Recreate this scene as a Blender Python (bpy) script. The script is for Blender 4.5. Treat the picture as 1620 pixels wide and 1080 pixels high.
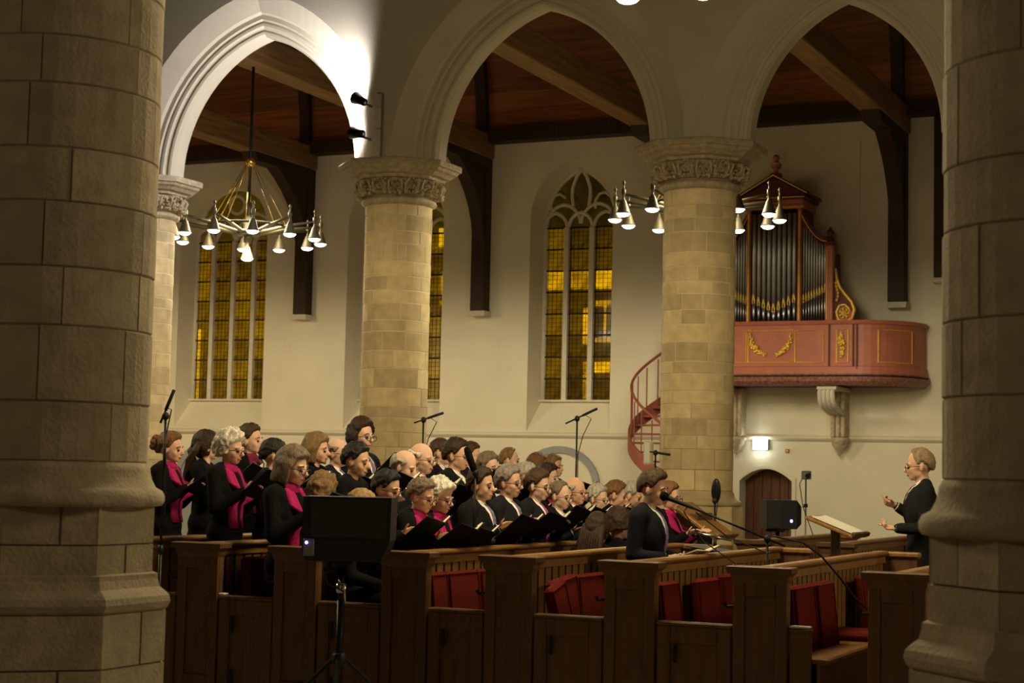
import bpy, math, random
import numpy as np
from mathutils import Vector, Matrix, noise

for o in list(bpy.data.objects): bpy.data.objects.remove(o, do_unlink=True)
SC = bpy.context.scene
COL = SC.collection
PI = math.pi
R = math.radians
rnd = random.Random(7)

# ------------------------------------------------------------------ camera
F_PX, YAW, PITCH, ROLL = 2765.0, .4314, .0769, .0226      # measured from the photograph's vanishing points (1620x1080)
CAM = Vector((0, 0, 1.7))
_fw = Vector((-math.sin(YAW)*math.cos(PITCH), math.cos(YAW)*math.cos(PITCH), math.sin(PITCH)))
_r0 = Vector((math.cos(YAW), math.sin(YAW), 0)); _u0 = _r0.cross(_fw)
_r = _r0*math.cos(ROLL)+_u0*math.sin(ROLL); _u = -_r0*math.sin(ROLL)+_u0*math.cos(ROLL)
cd = bpy.data.cameras.new('camera'); cam = bpy.data.objects.new('camera', cd); COL.objects.link(cam)
m = Matrix((( _r.x,_u.x,-_fw.x,CAM.x),(_r.y,_u.y,-_fw.y,CAM.y),(_r.z,_u.z,-_fw.z,CAM.z),(0,0,0,1)))
cam.matrix_world = m
cd.sensor_width = 36; cd.lens = F_PX*36/1620; cd.clip_end = 200; cd.clip_start = .1
cd.dof.use_dof = True; cd.dof.focus_distance = 13.6; cd.dof.aperture_fstop = 5.0
SC.camera = cam
def ray(x, y): return _fw+_r*((x-810)/F_PX)-_u*((y-540)/F_PX)
def onX(x, y, X): d = ray(x, y); return CAM+d*(X/d.x)
def onY(x, y, Y): d = ray(x, y); return CAM+d*(Y/d.y)
def onZ(x, y, Z): d = ray(x, y); return CAM+d*((Z-CAM.z)/d.z)

# ------------------------------------------------------------------ world, exposure
W = bpy.data.worlds.new('night'); SC.world = W; W.use_nodes = True
W.node_tree.nodes['Background'].inputs[0].default_value = (1.0, .78, .48, 1)
W.node_tree.nodes['Background'].inputs[1].default_value = .018
SC.view_settings.view_transform = 'Standard'; SC.view_settings.look = 'None'
SC.view_settings.gamma = 1; SC.view_settings.use_curve_mapping = False
SC.view_settings.exposure = 0.0
LAMP = dict(nave=1020, aisle=760, flood=200, lampcol=(1.0, .80, .45), aislecol=(1.0, .88, .60))

# ------------------------------------------------------------------ materials
M = {}
def mat(name, col, rough=.6, metal=0, spec=.3, noise_scale=None, noise_amt=.25, bump=0, bump_scale=60, rand=0, emit=None, coat=0, stretch=None):
    m = bpy.data.materials.new(name); m.use_nodes = True
    nt = m.node_tree; b = nt.nodes['Principled BSDF']
    b.inputs['Base Color'].default_value = (*col, 1); b.inputs['Roughness'].default_value = rough
    b.inputs['Metallic'].default_value = metal; b.inputs['Specular IOR Level'].default_value = spec
    if coat: b.inputs['Coat Weight'].default_value = coat
    src = None
    tc = nt.nodes.new('ShaderNodeTexCoord')
    vec = tc.outputs['Object']
    if stretch:
        mp = nt.nodes.new('ShaderNodeMapping'); mp.inputs['Scale'].default_value = stretch
        nt.links.new(vec, mp.inputs['Vector']); vec = mp.outputs['Vector']
    if rand or noise_scale:
        hsv = nt.nodes.new('ShaderNodeHueSaturation'); hsv.inputs['Color'].default_value = (*col, 1)
        val = nt.nodes.new('ShaderNodeMath'); val.operation = 'ADD'; val.inputs[0].default_value = 1; val.inputs[1].default_value = 0
        last = None
        if noise_scale:
            nz = nt.nodes.new('ShaderNodeTexNoise'); nz.inputs['Scale'].default_value = noise_scale; nz.inputs['Detail'].default_value = 6
            nt.links.new(vec, nz.inputs['Vector'])
            mr = nt.nodes.new('ShaderNodeMapRange'); mr.inputs['From Min'].default_value = .3; mr.inputs['From Max'].default_value = .7
            mr.inputs['To Min'].default_value = 1-noise_amt; mr.inputs['To Max'].default_value = 1+noise_amt
            nt.links.new(nz.outputs['Fac'], mr.inputs['Value']); last = mr.outputs['Result']
        if rand:
            oi = nt.nodes.new('ShaderNodeObjectInfo')
            mr2 = nt.nodes.new('ShaderNodeMapRange'); mr2.inputs['To Min'].default_value = 1-rand; mr2.inputs['To Max'].default_value = 1+rand
            nt.links.new(oi.outputs['Random'], mr2.inputs['Value'])
            if last:
                mu = nt.nodes.new('ShaderNodeMath'); mu.operation = 'MULTIPLY'
                nt.links.new(last, mu.inputs[0]); nt.links.new(mr2.outputs['Result'], mu.inputs[1]); last = mu.outputs[0]
            else: last = mr2.outputs['Result']
        nt.links.new(last, hsv.inputs['Value']); nt.links.new(hsv.outputs['Color'], b.inputs['Base Color'])
    if bump:
        nb = nt.nodes.new('ShaderNodeTexNoise'); nb.inputs['Scale'].default_value = bump_scale; nb.inputs['Detail'].default_value = 5
        nt.links.new(vec, nb.inputs['Vector'])
        bp = nt.nodes.new('ShaderNodeBump'); bp.inputs['Strength'].default_value = bump; bp.inputs['Distance'].default_value = .01
        nt.links.new(nb.outputs['Fac'], bp.inputs['Height']); nt.links.new(bp.outputs['Normal'], b.inputs['Normal'])
    if emit:
        b.inputs['Emission Color'].default_value = (*emit[0], 1); b.inputs['Emission Strength'].default_value = emit[1]
    M[name] = m; return m

mat('plaster', (.74, .67, .51), .9, noise_scale=1.3, noise_amt=.05, bump=.15, bump_scale=30)
mat('arch_plaster', (.70, .62, .46), .85, noise_scale=2, noise_amt=.04, bump=.1, bump_scale=40)
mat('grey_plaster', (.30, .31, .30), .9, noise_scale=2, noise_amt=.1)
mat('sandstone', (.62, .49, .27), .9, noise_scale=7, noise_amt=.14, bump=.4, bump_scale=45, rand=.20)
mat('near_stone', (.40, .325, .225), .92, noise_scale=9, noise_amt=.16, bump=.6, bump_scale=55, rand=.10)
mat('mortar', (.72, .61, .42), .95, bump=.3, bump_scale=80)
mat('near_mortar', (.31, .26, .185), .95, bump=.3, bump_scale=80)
mat('carved_stone', (.50, .40, .26), .9, noise_scale=14, noise_amt=.25, bump=.5, bump_scale=60)
mat('tracery_stone', (.66, .60, .48), .85, noise_scale=6, noise_amt=.08)
mat('vault_wood', (.28, .092, .022), .42, spec=.35, noise_scale=3, noise_amt=.35, rand=.35, bump=.2, stretch=(.35, 6, 6))
mat('beam_wood', (.27, .15, .050), .6, noise_scale=3, noise_amt=.35, bump=.35, stretch=(5, .4, 5))
mat('dark_timber', (.045, .022, .010), .6, noise_scale=4, noise_amt=.3, bump=.3, stretch=(5, 5, .5))
mat('pew_wood', (.235, .118, .033), .42, spec=.4, noise_scale=4, noise_amt=.25, rand=.12, bump=.12, stretch=(6, 1.2, 1.2))
mat('pew_dark', (.100, .048, .019), .5, spec=.3, noise_scale=4, noise_amt=.25, bump=.12, stretch=(5, 5, .7))
mat('cushion_red', (.10, .010, .006), .95, spec=.1, noise_scale=60, noise_amt=.12, bump=.3, bump_scale=200)
mat('door_wood', (.10, .035, .012), .5, noise_scale=4, noise_amt=.3, stretch=(6, 6, .6))
mat('floor_stone', (.20, .17, .13), .8, noise_scale=1.5, noise_amt=.2, bump=.2)
mat('organ_red', (.47, .145, .085), .45, spec=.35, noise_scale=5, noise_amt=.10)
mat('organ_dark', (.12, .028, .016), .5, noise_scale=5, noise_amt=.12)
mat('marbled', (.25, .10, .07), .4, noise_scale=22, noise_amt=.55)
mat('gilt', (.85, .54, .08), .38, metal=.35, noise_scale=25, noise_amt=.15)
mat('pipe_metal', (.56, .58, .58), .40, metal=1, noise_scale=5, noise_amt=.12)
mat('gap_shade', (.006, .006, .006), .9)  # black painted in for the shade in gaps between boards and behind pipes
mat('stair_red', (.30, .085, .055), .5, noise_scale=8, noise_amt=.12)
mat('bronze', (.095, .078, .04), .45, metal=.5, noise_scale=10, noise_amt=.15)
mat('brass', (.75, .48, .10), .25, metal=.95)
mat('iron', (.015, .016, .015), .45, metal=.6)
mat('lamp_shade', (.10, .085, .05), .45, metal=.4)
mat('lamp_shade_lit', (.85, .62, .34), .6)  # paler copy of lamp_shade, the lamp's glow put into its colour
mat('black_plastic', (.010, .010, .011), .55, spec=.3, bump=.1, bump_scale=150)
mat('black_metal', (.012, .012, .012), .4, metal=.5)
mat('grille', (.022, .022, .022), .7, bump=.5, bump_scale=300)
mat('chrome', (.55, .55, .55), .2, metal=1)
mat('grey_metal', (.18, .18, .17), .4, metal=.6)
mat('foam', (.008, .008, .008), 1, spec=.05, bump=.4, bump_scale=300)
mat('paper', (.80, .70, .47), .9, noise_scale=30, noise_amt=.06)
mat('white_paper', (.80, .76, .66), .9)
mat('folder_black', (.009, .008, .009), .6, spec=.2)
mat('cream_box', (.62, .52, .34), .6)
mat('exit_white', (.9, .95, .9), .5, emit=((.93, 1, .95), 9))
mat('led_blue', (.1, .1, .9), .4, emit=((.18, .14, 1.0), 12))
mat('lamp_disc', (1, 1, 1), .5, emit=((.93, 1.0, .86), 14))
mat('flood_glass', (1, 1, 1), .5, emit=((1.0, .97, .95), 30))
mat('lead', (.02, .018, .014), .7, metal=.3)
mat('house_wall', (.09, .07, .05), .9, noise_scale=3, noise_amt=.3)
mat('house_lit', (.8, .6, .2), .8, emit=((1.0, .80, .16), 12))
mat('skin', (.68, .40, .27), .55, spec=.3, noise_scale=18, noise_amt=.07)
mat('skin_pale', (.73, .46, .335), .55, spec=.3, noise_scale=18, noise_amt=.07)
mat('lips', (.42, .13, .10), .5)
mat('eye', (.04, .03, .025), .3)
mat('suit_black', (.006, .006, .008), .85, spec=.15, noise_scale=40, noise_amt=.15)
mat('suit_navy', (.006, .007, .011), .85, spec=.15, noise_scale=40, noise_amt=.15)
mat('suit_charcoal', (.010, .011, .013), .85, spec=.15, noise_scale=40, noise_amt=.15)
mat('seat_wood', (.15, .070, .024), .45, noise_scale=4, noise_amt=.25, stretch=(6, 1.2, 1.2))
mat('dress_black', (.005, .005, .006), .9, spec=.1, noise_scale=40, noise_amt=.15)
mat('shirt', (.78, .74, .68), .8)
mat('tie_purple', (.16, .12, .26), .6, noise_scale=60, noise_amt=.5)
mat('tie_magenta', (.33, .06, .22), .6, noise_scale=60, noise_amt=.4)
mat('scarf', (.36, .012, .105), .8, spec=.15, noise_scale=30, noise_amt=.3, bump=.5, bump_scale=40)
mat('scarf_dark', (.16, .012, .05), .85, noise_scale=30, noise_amt=.3)
mat('glasses_rim', (.03, .025, .02), .3, metal=.5)
mat('pink_paper', (.75, .16, .25), .8)
for n, c in dict(white=(.66, .60, .50), silver=(.40, .36, .30), grey=(.22, .19, .155), greybrown=(.17, .12, .075), brown=(.060, .030, .013),
                 darkbrown=(.034, .016, .007), black=(.010, .007, .006), blonde=(.36, .22, .085), darkblonde=(.20, .115, .042), auburn=(.17, .075, .025), sandy=(.26, .18, .10)).items():
    mat('hair_'+n, c, .55, spec=.3, noise_scale=45, noise_amt=.35, bump=.7, bump_scale=120, stretch=(1, 1, .35))

def glass_mat():
    m = bpy.data.materials.new('amber_glass'); m.use_nodes = True; nt = m.node_tree; N = nt.nodes; L = nt.links
    N.remove(N['Principled BSDF']); out = N['Material Output']
    oi = N.new('ShaderNodeObjectInfo'); tc = N.new('ShaderNodeTexCoord')
    vr = N.new('ShaderNodeTexVoronoi'); vr.inputs['Scale'].default_value = 7; L.new(tc.outputs['Object'], vr.inputs['Vector'])
    ad = N.new('ShaderNodeMath'); ad.operation = 'ADD'; L.new(vr.outputs['Color'], ad.inputs[0]); L.new(oi.outputs['Random'], ad.inputs[1])
    ml = N.new('ShaderNodeMath'); ml.operation = 'MULTIPLY'; ml.inputs[1].default_value = .5; L.new(ad.outputs[0], ml.inputs[0])
    cr = N.new('ShaderNodeValToRGB'); e = cr.color_ramp.elements
    e[0].color = (.17, .125, .012, 1); e[1].color = (.60, .49, .05, 1); L.new(ml.outputs[0], cr.inputs[0])
    tl = N.new('ShaderNodeBsdfTranslucent'); tp = N.new('ShaderNodeBsdfTransparent'); gl = N.new('ShaderNodeBsdfGlossy'); gl.inputs['Roughness'].default_value = .08
    L.new(cr.outputs[0], tl.inputs[0]); L.new(cr.outputs[0], tp.inputs[0])
    m1 = N.new('ShaderNodeMixShader'); m1.inputs[0].default_value = .55; L.new(tl.outputs[0], m1.inputs[1]); L.new(tp.outputs[0], m1.inputs[2])
    m2 = N.new('ShaderNodeMixShader'); m2.inputs[0].default_value = .06; L.new(m1.outputs[0], m2.inputs[1]); L.new(gl.outputs[0], m2.inputs[2])
    L.new(m2.outputs[0], out.inputs[0]); M['amber_glass'] = m
glass_mat()
M['dark_glass'] = M['amber_glass'].copy(); M['dark_glass'].name = 'dark_glass'
for n_ in M['dark_glass'].node_tree.nodes:
    if n_.type == 'VALTORGB': n_.color_ramp.elements[0].color = (.02, .018, .008, 1); n_.color_ramp.elements[1].color = (.12, .09, .015, 1)

# ------------------------------------------------------------------ mesh helpers
class MB:
    def __init__(s): s.v = []; s.f = []; s.mi = []; s.m = 0
    def add(s, vs, fs, T=None):
        b = len(s.v)
        s.v += [tuple(T @ Vector(p)) for p in vs] if T is not None else [tuple(p) for p in vs]
        for q in fs: s.f.append(tuple(i+b for i in q)); s.mi.append(s.m)
        return s
    def box(s, x0, y0, z0, x1, y1, z1, T=None):
        vs = [(x0,y0,z0),(x1,y0,z0),(x1,y1,z0),(x0,y1,z0),(x0,y0,z1),(x1,y0,z1),(x1,y1,z1),(x0,y1,z1)]
        return s.add(vs, [(0,3,2,1),(4,5,6,7),(0,1,5,4),(1,2,6,5),(2,3,7,6),(3,0,4,7)], T)
    def bevbox(s, x0, y0, z0, x1, y1, z1, b, T=None):
        # box with chamfered vertical and horizontal edges: three stacked octagonal-ish rings
        def ring(z, i):
            return [(x0+b+i,y0+i,z),(x1-b-i,y0+i,z),(x1-i,y0+b+i,z),(x1-i,y1-b-i,z),(x1-b-i,y1-i,z),(x0+b+i,y1-i,z),(x0+i,y1-b-i,z),(x0+i,y0+b+i,z)]
        rs = [ring(z0, b*.8), ring(z0+b, 0), ring(z1-b, 0), ring(z1, b*.8)]
        return s.rings(rs, caps=True, T=T)
    def rings(s, rs, caps=True, closed=True, T=None):
        n = len(rs[0]); vs = [p for r in rs for p in r]; fs = []
        for i in range(len(rs)-1):
            for j in range(n if closed else n-1):
                k = (j+1) % n
                fs.append((i*n+j, i*n+k, (i+1)*n+k, (i+1)*n+j))
        if caps and closed:
            fs.append(tuple(reversed(range(n)))); fs.append(tuple(range((len(rs)-1)*n, len(rs)*n)))
        return s.add(vs, fs, T)
    def lathe(s, prof, n=24, T=None, caps=True, rot=0):
        rs = [[(r*math.cos(rot+2*PI*j/n), r*math.sin(rot+2*PI*j/n), z) for j in range(n)] for r, z in prof]
        return s.rings(rs, caps, True, T)
    def tube(s, pts, r, n=8, T=None, caps=True, squash=None):
        pts = [Vector(p) for p in pts]
        if not isinstance(r, (list, tuple)): r = [r]*len(pts)
        rs = []; up = None
        for i, p in enumerate(pts):
            t = (pts[min(i+1, len(pts)-1)]-pts[max(i-1, 0)]).normalized()
            if up is None: up = Vector((0,0,1)) if abs(t.z) < .9 else Vector((1,0,0))
            a = t.cross(up).normalized(); b = a.cross(t).normalized(); up = b
            sq = squash or 1
            rs.append([tuple(p+a*(r[i]*math.cos(2*PI*j/n))+b*(r[i]*sq*math.sin(2*PI*j/n))) for j in range(n)])
        return s.rings(rs, caps, True, T)
    def ell(s, c, r, n=12, k=8, T=None):
        rs = []
        for i in range(1, k):
            a = PI*i/k
            rs.append([(c[0]+r[0]*math.sin(a)*math.cos(2*PI*j/n), c[1]+r[1]*math.sin(a)*math.sin(2*PI*j/n), c[2]-r[2]*math.cos(a)) for j in range(n)])
        vs = [p for q in rs for p in q]+[(c[0],c[1],c[2]-r[2]),(c[0],c[1],c[2]+r[2])]
        fs = [(i*n+j, i*n+(j+1)%n, (i+1)*n+(j+1)%n, (i+1)*n+j) for i in range(k-2) for j in range(n)]
        b = n*(k-1)
        fs += [((j+1)%n, j, b) for j in range(n)]+[((k-2)*n+j, (k-2)*n+(j+1)%n, b+1) for j in range(n)]
        return s.add(vs, fs, T)
    def cap(s, a, b, ra, rb, n=10, T=None):
        a = Vector(a); b = Vector(b); d = b-a; L = d.length
        if L < 1e-6: return s.ell(a, (ra,)*3, n, 6, T)
        t = d/L; up = Vector((0,0,1)) if abs(t.z) < .9 else Vector((1,0,0))
        u = t.cross(up).normalized(); w = u.cross(t)
        rs = []
        for k in range(-4, 1):
            an = k*PI/8*.98; rs.append((a+t*(ra*math.sin(an)), ra*math.cos(an)))
        for k in range(0, 5):
            an = k*PI/8*.98; rs.append((b+t*(rb*math.sin(an)), rb*math.cos(an)))
        return s.rings([[tuple(p+u*(q*math.cos(2*PI*j/n))-w*(q*math.sin(2*PI*j/n))) for j in range(n)] for p, q in rs], True, True, T)
    def prism(s, poly, y0, y1, T=None):      # polygon in (x,z), extruded along y
        n = len(poly)
        return s.add([(x, y0, z) for x, z in poly]+[(x, y1, z) for x, z in poly],
                     [tuple(range(n)), tuple(reversed(range(n, 2*n)))]+[(i, i+n, (i+1)%n+n, (i+1)%n) for i in range(n)], T)
    def mesh(s, name, mats, smooth=False):
        me = bpy.data.meshes.new(name); me.from_pydata(s.v, [], s.f)
        if isinstance(mats, str): mats = [mats]
        for k in mats: me.materials.append(M[k])
        me.polygons.foreach_set('material_index', s.mi)
        if smooth: me.polygons.foreach_set('use_smooth', [True]*len(s.f))
        me.update(); return me
    def build(s, name, mats, parent=None, smooth=False, loc=None):
        return link(name, s.mesh(name, mats, smooth), parent, loc)
def link(name, me, parent=None, loc=None, rot=None, scale=None):
    o = bpy.data.objects.new(name, me); COL.objects.link(o); o.parent = parent
    if loc is not None: o.location = loc
    if rot is not None: o.rotation_euler = rot
    if scale is not None: o.scale = scale
    return o
def tag(o, label, cat, group=None):
    o['label'] = label; o['category'] = cat
    if group: o['group'] = group
    return o
def empty(name, loc=(0,0,0), rotz=0, label=None, cat=None, group=None):
    o = bpy.data.objects.new(name, None); COL.objects.link(o); o.location = loc; o.rotation_euler = (0,0,rotz); o.empty_display_size = .1
    if label: tag(o, label, cat, group)
    return o
def struct(o): o['kind'] = 'structure'; return o
def stuff(o): o['kind'] = 'stuff'; return o
def recalc(me):
    import bmesh
    bm = bmesh.new(); bm.from_mesh(me); bmesh.ops.recalc_face_normals(bm, faces=bm.faces); bm.to_mesh(me); bm.free()
def copy_tree(o, parent=None):
    c = o.copy(); COL.objects.link(c); c.parent = parent
    for ch in list(o.children): copy_tree(ch, c)
    return c
def TR(loc=(0,0,0), rz=0, ry=0, rx=0):
    return Matrix.Translation(loc) @ Matrix.Rotation(rz, 4, 'Z') @ Matrix.Rotation(ry, 4, 'Y') @ Matrix.Rotation(rx, 4, 'X')

# ================================================================== STRUCTURE
YF, YW = 20.0, 31.0            # far arcade, aisle wall face
PX = [-14.95, -10.88, -6.74, -3.2]        # far arcade pillars
ZS = 5.72
floor = struct(MB().box(-40, -6, -.3, 16, 40, 0).build('floor', 'floor_stone'))

def arch_pts(xc, a, zs, Rr, o=0, n=20):
    cx = xc-a+Rr; rad = Rr+o; te = PI-math.acos((Rr-a)/rad)
    L = [(cx+rad*math.cos(PI+(te-PI)*i/n), zs+rad*math.sin(PI+(te-PI)*i/n)) for i in range(n+1)]
    return L+[(2*xc-x, z) for x, z in reversed(L[:-1])]

# ---- far arcade wall with its three pointed arches
def arcade():
    top = 12.5; yf, yb = YF-.42, YF+.42
    bays = [(-17.2, 1.45, 7.60, -19.4, PX[0]), (-12.95, 1.44, 7.60, PX[0], PX[1]), (-8.81, 1.45, 7.63, PX[1], PX[2]), (-4.96, 1.13, 7.36, PX[2], PX[3]), (-1.2, 1.4, 7.6, PX[3], .9)]
    w = MB(); O = .55
    wall = None; mould = []
    for xc, a, apex, xl, xr in bays:
        h = apex-ZS; Rr = (a*a+h*h)/(2*a)
        oc = arch_pts(xc, a, ZS, Rr, O)
        oc = [(max(xl, min(xr, x)), z) for x, z in oc]
        pts = [(xl, ZS)]+oc+[(xr, ZS)]
        for i in range(len(pts)-1):
            (x0, z0), (x1, z1) = pts[i], pts[i+1]
            if abs(x1-x0) < 1e-5: continue
            w.add([(x0,yf,z0),(x1,yf,z1),(x1,yf,top),(x0,yf,top)], [(0,1,2,3)])
            w.add([(x0,yb,z0),(x1,yb,z1),(x1,yb,top),(x0,yb,top)], [(3,2,1,0)])
        prof = [(.55,-.42),(.30,-.27),(.275,-.225),(.215,-.225),(.195,-.195),(.165,-.205),(.13,-.20),(.115,-.165),(.085,-.15),(.06,-.165),(.03,-.155),(.012,-.12),(0,-.10),(0,.10)]
        prof += [(o, -y) for o, y in reversed(prof[:-2])]
        mb = MB(); cs = [arch_pts(xc, a, ZS, Rr, o) for o, y in prof]
        mb.rings([[(x, YF+y, z) for x, z in c] for c, (o, y) in zip(cs, prof)], caps=False, closed=False)
        mould.append(mb)
    w.add([(-40,yf,0),(-19.4,yf,0),(-19.4,yf,top),(-40,yf,top)], [(0,1,2,3)])
    w.add([(.9,yf,0),(16,yf,0),(16,yf,top),(.9,yf,top)], [(0,1,2,3)])
    w.add([(-40,yf,top),(16,yf,top),(16,yb,top),(-40,yb,top)], [(0,1,2,3)])
    w.box(-19.6, yf+.001, 0, -19.2, yb, ZS); w.box(.9, yf+.001, 0, 1.3, yb, ZS)
    wall = struct(w.build('wall_arcade', 'arch_plaster'))
    for mb in mould:
        o = mb.build('arch_moulding', 'arch_plaster', wall)
arcade()

# ---- stone pillars: core + separate blocks in courses
def stone_pillar(label, X, Y, rad, z0, z1, hmin, hmax, nb, stone, mortar, seed, cap=True, plinth='far', courses_only=None):
    g = random.Random(seed)
    root = empty('stone_pillar', (X, Y, 0), 0, label, 'pillar', 'church pillars')
    MB().lathe([(rad-(.004 if stone == 'sandstone' else .006), z0), (rad-(.004 if stone == 'sandstone' else .006), z1)], 64).build('mortar_core', mortar, root, True)
    z = z0; j = .010 if stone == 'sandstone' else .006
    while z < z1-.05:
        h = g.uniform(hmin, hmax)
        if z+h > z1-.1: h = z1-z
        off = g.uniform(0, 2*PI); n = nb if g.random() < .6 else nb+1
        cuts = [off+2*PI*(i+g.uniform(-.22, .22))/n for i in range(n)]
        for i in range(n):
            a0, a1 = cuts[i], cuts[(i+1) % n]+(2*PI if i == n-1 else 0)
            ja = j*.6/rad; a0 += ja; a1 -= ja
            k = 7; ro = rad+g.uniform(-.003, .004); ri = rad-.05
            ang = [a0+(a1-a0)*t/k for t in range(k+1)]
            b = .003 if stone == 'sandstone' else .004
            rs = [[(r*math.cos(a), r*math.sin(a), zz) for a in ang] for r, zz in ((ri, z+j*.5), (ro-b, z+j*.5), (ro, z+j*.5+b), (ro, z+h-j*.5-b), (ro-b, z+h-j*.5), (ri, z+h-j*.5))]
            mb = MB().rings(rs, False, False)
            m2 = len(ang)
            mb.f.append(tuple(q*m2 for q in range(6))); mb.f.append(tuple(q*m2+m2-1 for q in reversed(range(6)))); mb.mi += [0, 0]
            mb.build('stone_block', stone, root, False)
        z += h
    return root

def torus_prof(r, z, k, p=None):      # classical base: scotia flare above a torus
    if p: return [(r+(a-r)*p/(.6*k), b) for a, b in torus_prof(r, z, k)]
    return [(r, z+k*1.0), (r+k*.10, z+k*.86), (r+k*.10, z+k*.80), (r+k*.16, z+k*.62), (r+k*.30, z+k*.44), (r+k*.36, z+k*.42), (r+k*.52, z+k*.36), (r+k*.60, z+k*.24), (r+k*.60, z+k*.12), (r+k*.52, z+k*.02), (r+k*.34, z)]

def octa(r, z, rot=PI/8): return [(r*math.cos(rot+PI/4*i), r*math.sin(rot+PI/4*i), z) for i in range(8)]
def octa_blocks(root, rc, z0, z1, courses, stone, mortar, seed):
    # octagonal plinth faced with blocks; rc = corner radius
    g = random.Random(seed)
    MB().rings([octa(rc-.012, z0), octa(rc-.012, z1)]).build('plinth_core', mortar, root)
    zs = [z0+(z1-z0)*i/courses for i in range(courses+1)]
    for c in range(courses):
        za, zb = zs[c]+.004, zs[c+1]-.004
        co = octa(rc, 0)
        for i in range(8):
            p, q = Vector(co[i]), Vector(co[(i+1) % 8]); s = g.choice([.5, .42, .6]) if (c+i) % 2 else None
            cuts = [0, 1] if s is None else [0, s, 1]
            nrm = ((p+q)*.5).normalized()
            for t in range(len(cuts)-1):
                e = .006
                A = p.lerp(q, cuts[t])+(q-p).normalized()*(e if cuts[t] > 0 else 0); B = p.lerp(q, cuts[t+1])-(q-p).normalized()*(e if cuts[t+1] < 1 else 0)
                k = g.uniform(-.002, .003)
                A2, B2 = A+nrm*k, B+nrm*k; Ai, Bi = A*.9, B*.9
                MB().add([(Ai.x,Ai.y,za),(A2.x,A2.y,za),(B2.x,B2.y,za),(Bi.x,Bi.y,za),(Ai.x,Ai.y,zb),(A2.x,A2.y,zb),(B2.x,B2.y,zb),(Bi.x,Bi.y,zb)],
                         [(0,1,5,4),(1,2,6,5),(2,3,7,6),(4,5,6,7),(3,2,1,0),(3,0,4,7)]).build('plinth_block', stone, root)

def leaf_cluster_mesh():
    g = random.Random(3); mb = MB()
    for i in range(34):
        x = g.uniform(-.13, .13); z = g.uniform(-.095, .095)
        mb.ell((g.uniform(-.02, .05), x, z), (g.uniform(.018, .045), g.uniform(.014, .032), g.uniform(.012, .028)), 6, 4)
    for s in (-1, 1):
        mb.tube([(.0, s*.01, -.09), (.05, s*.03, -.03), (.075, s*.04, .05), (.05, s*.085, .08)], [.010, .016, .018, .012], 6)
    return mb.mesh('leaf_cluster', 'carved_stone', True)
LEAF = leaf_cluster_mesh()

FAR_LABEL = ['far pale stone pillar peeking out behind the dim left foreground pillar', 'yellow stone pillar with carved capital rising behind the middle of the choir',
             'yellow stone pillar with carved capital between tall window and organ balcony', None]
RF = .437
for i, X in enumerate(PX[:3]):
    p = stone_pillar(FAR_LABEL[i], X, YF, RF, 1.58, 5.18, .13, .25, 6, 'sandstone', 'mortar', 20+i)
    MB().lathe(torus_prof(RF, 1.40, .18), 40).build('base_moulding', 'sandstone', p, True)
    octa_blocks(p, (RF+.08)/math.cos(PI/8), 0, 1.40, 4, 'sandstone', 'mortar', 40+i)
    MB().lathe([(RF, 5.16), (RF+.015, 5.17), (RF+.05, 5.19), (RF+.06, 5.215), (RF+.05, 5.24), (RF+.01, 5.255), (RF, 5.27)], 40).build('astragal', 'carved_stone', p, True)
    MB().lathe([(RF-.01, 5.24), (RF+.02, 5.40), (RF+.09, 5.50)], 40).build('capital_bell', 'carved_stone', p, True)
    c = math.cos(PI/8)
    pr = [(.52, 5.49), (.55, 5.50), (.56, 5.53), (.62, 5.545), (.66, 5.58), (.70, 5.60), (.72, 5.635), (.75, 5.64), (.755, 5.70), (.745, 5.72)]
    MB().rings([octa(r/c, z) for r, z in pr]).build('abacus', 'carved_stone', p)
    for k in range(16):
        a = PI/16+2*PI*k/16
        link('leaf_cluster', LEAF, p, (math.cos(a)*(RF+.06), math.sin(a)*(RF+.06), 5.385), (0, .0, a), (1.2, .80 if k % 2 else -.80, 1.05))

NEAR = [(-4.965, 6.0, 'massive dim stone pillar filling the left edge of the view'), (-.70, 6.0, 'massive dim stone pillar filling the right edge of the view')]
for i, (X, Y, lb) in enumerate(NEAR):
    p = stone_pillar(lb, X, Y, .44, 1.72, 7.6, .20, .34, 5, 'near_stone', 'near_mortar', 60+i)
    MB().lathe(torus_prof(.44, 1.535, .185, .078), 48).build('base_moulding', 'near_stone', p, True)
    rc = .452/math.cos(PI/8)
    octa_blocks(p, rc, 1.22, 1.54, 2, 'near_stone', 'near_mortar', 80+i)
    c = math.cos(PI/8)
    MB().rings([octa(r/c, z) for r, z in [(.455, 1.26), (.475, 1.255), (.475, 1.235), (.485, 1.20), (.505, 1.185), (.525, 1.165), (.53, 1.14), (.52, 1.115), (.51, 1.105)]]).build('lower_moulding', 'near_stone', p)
    octa_blocks(p, .512/c, 0, 1.105, 5, 'near_stone', 'near_mortar', 90+i)

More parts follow.
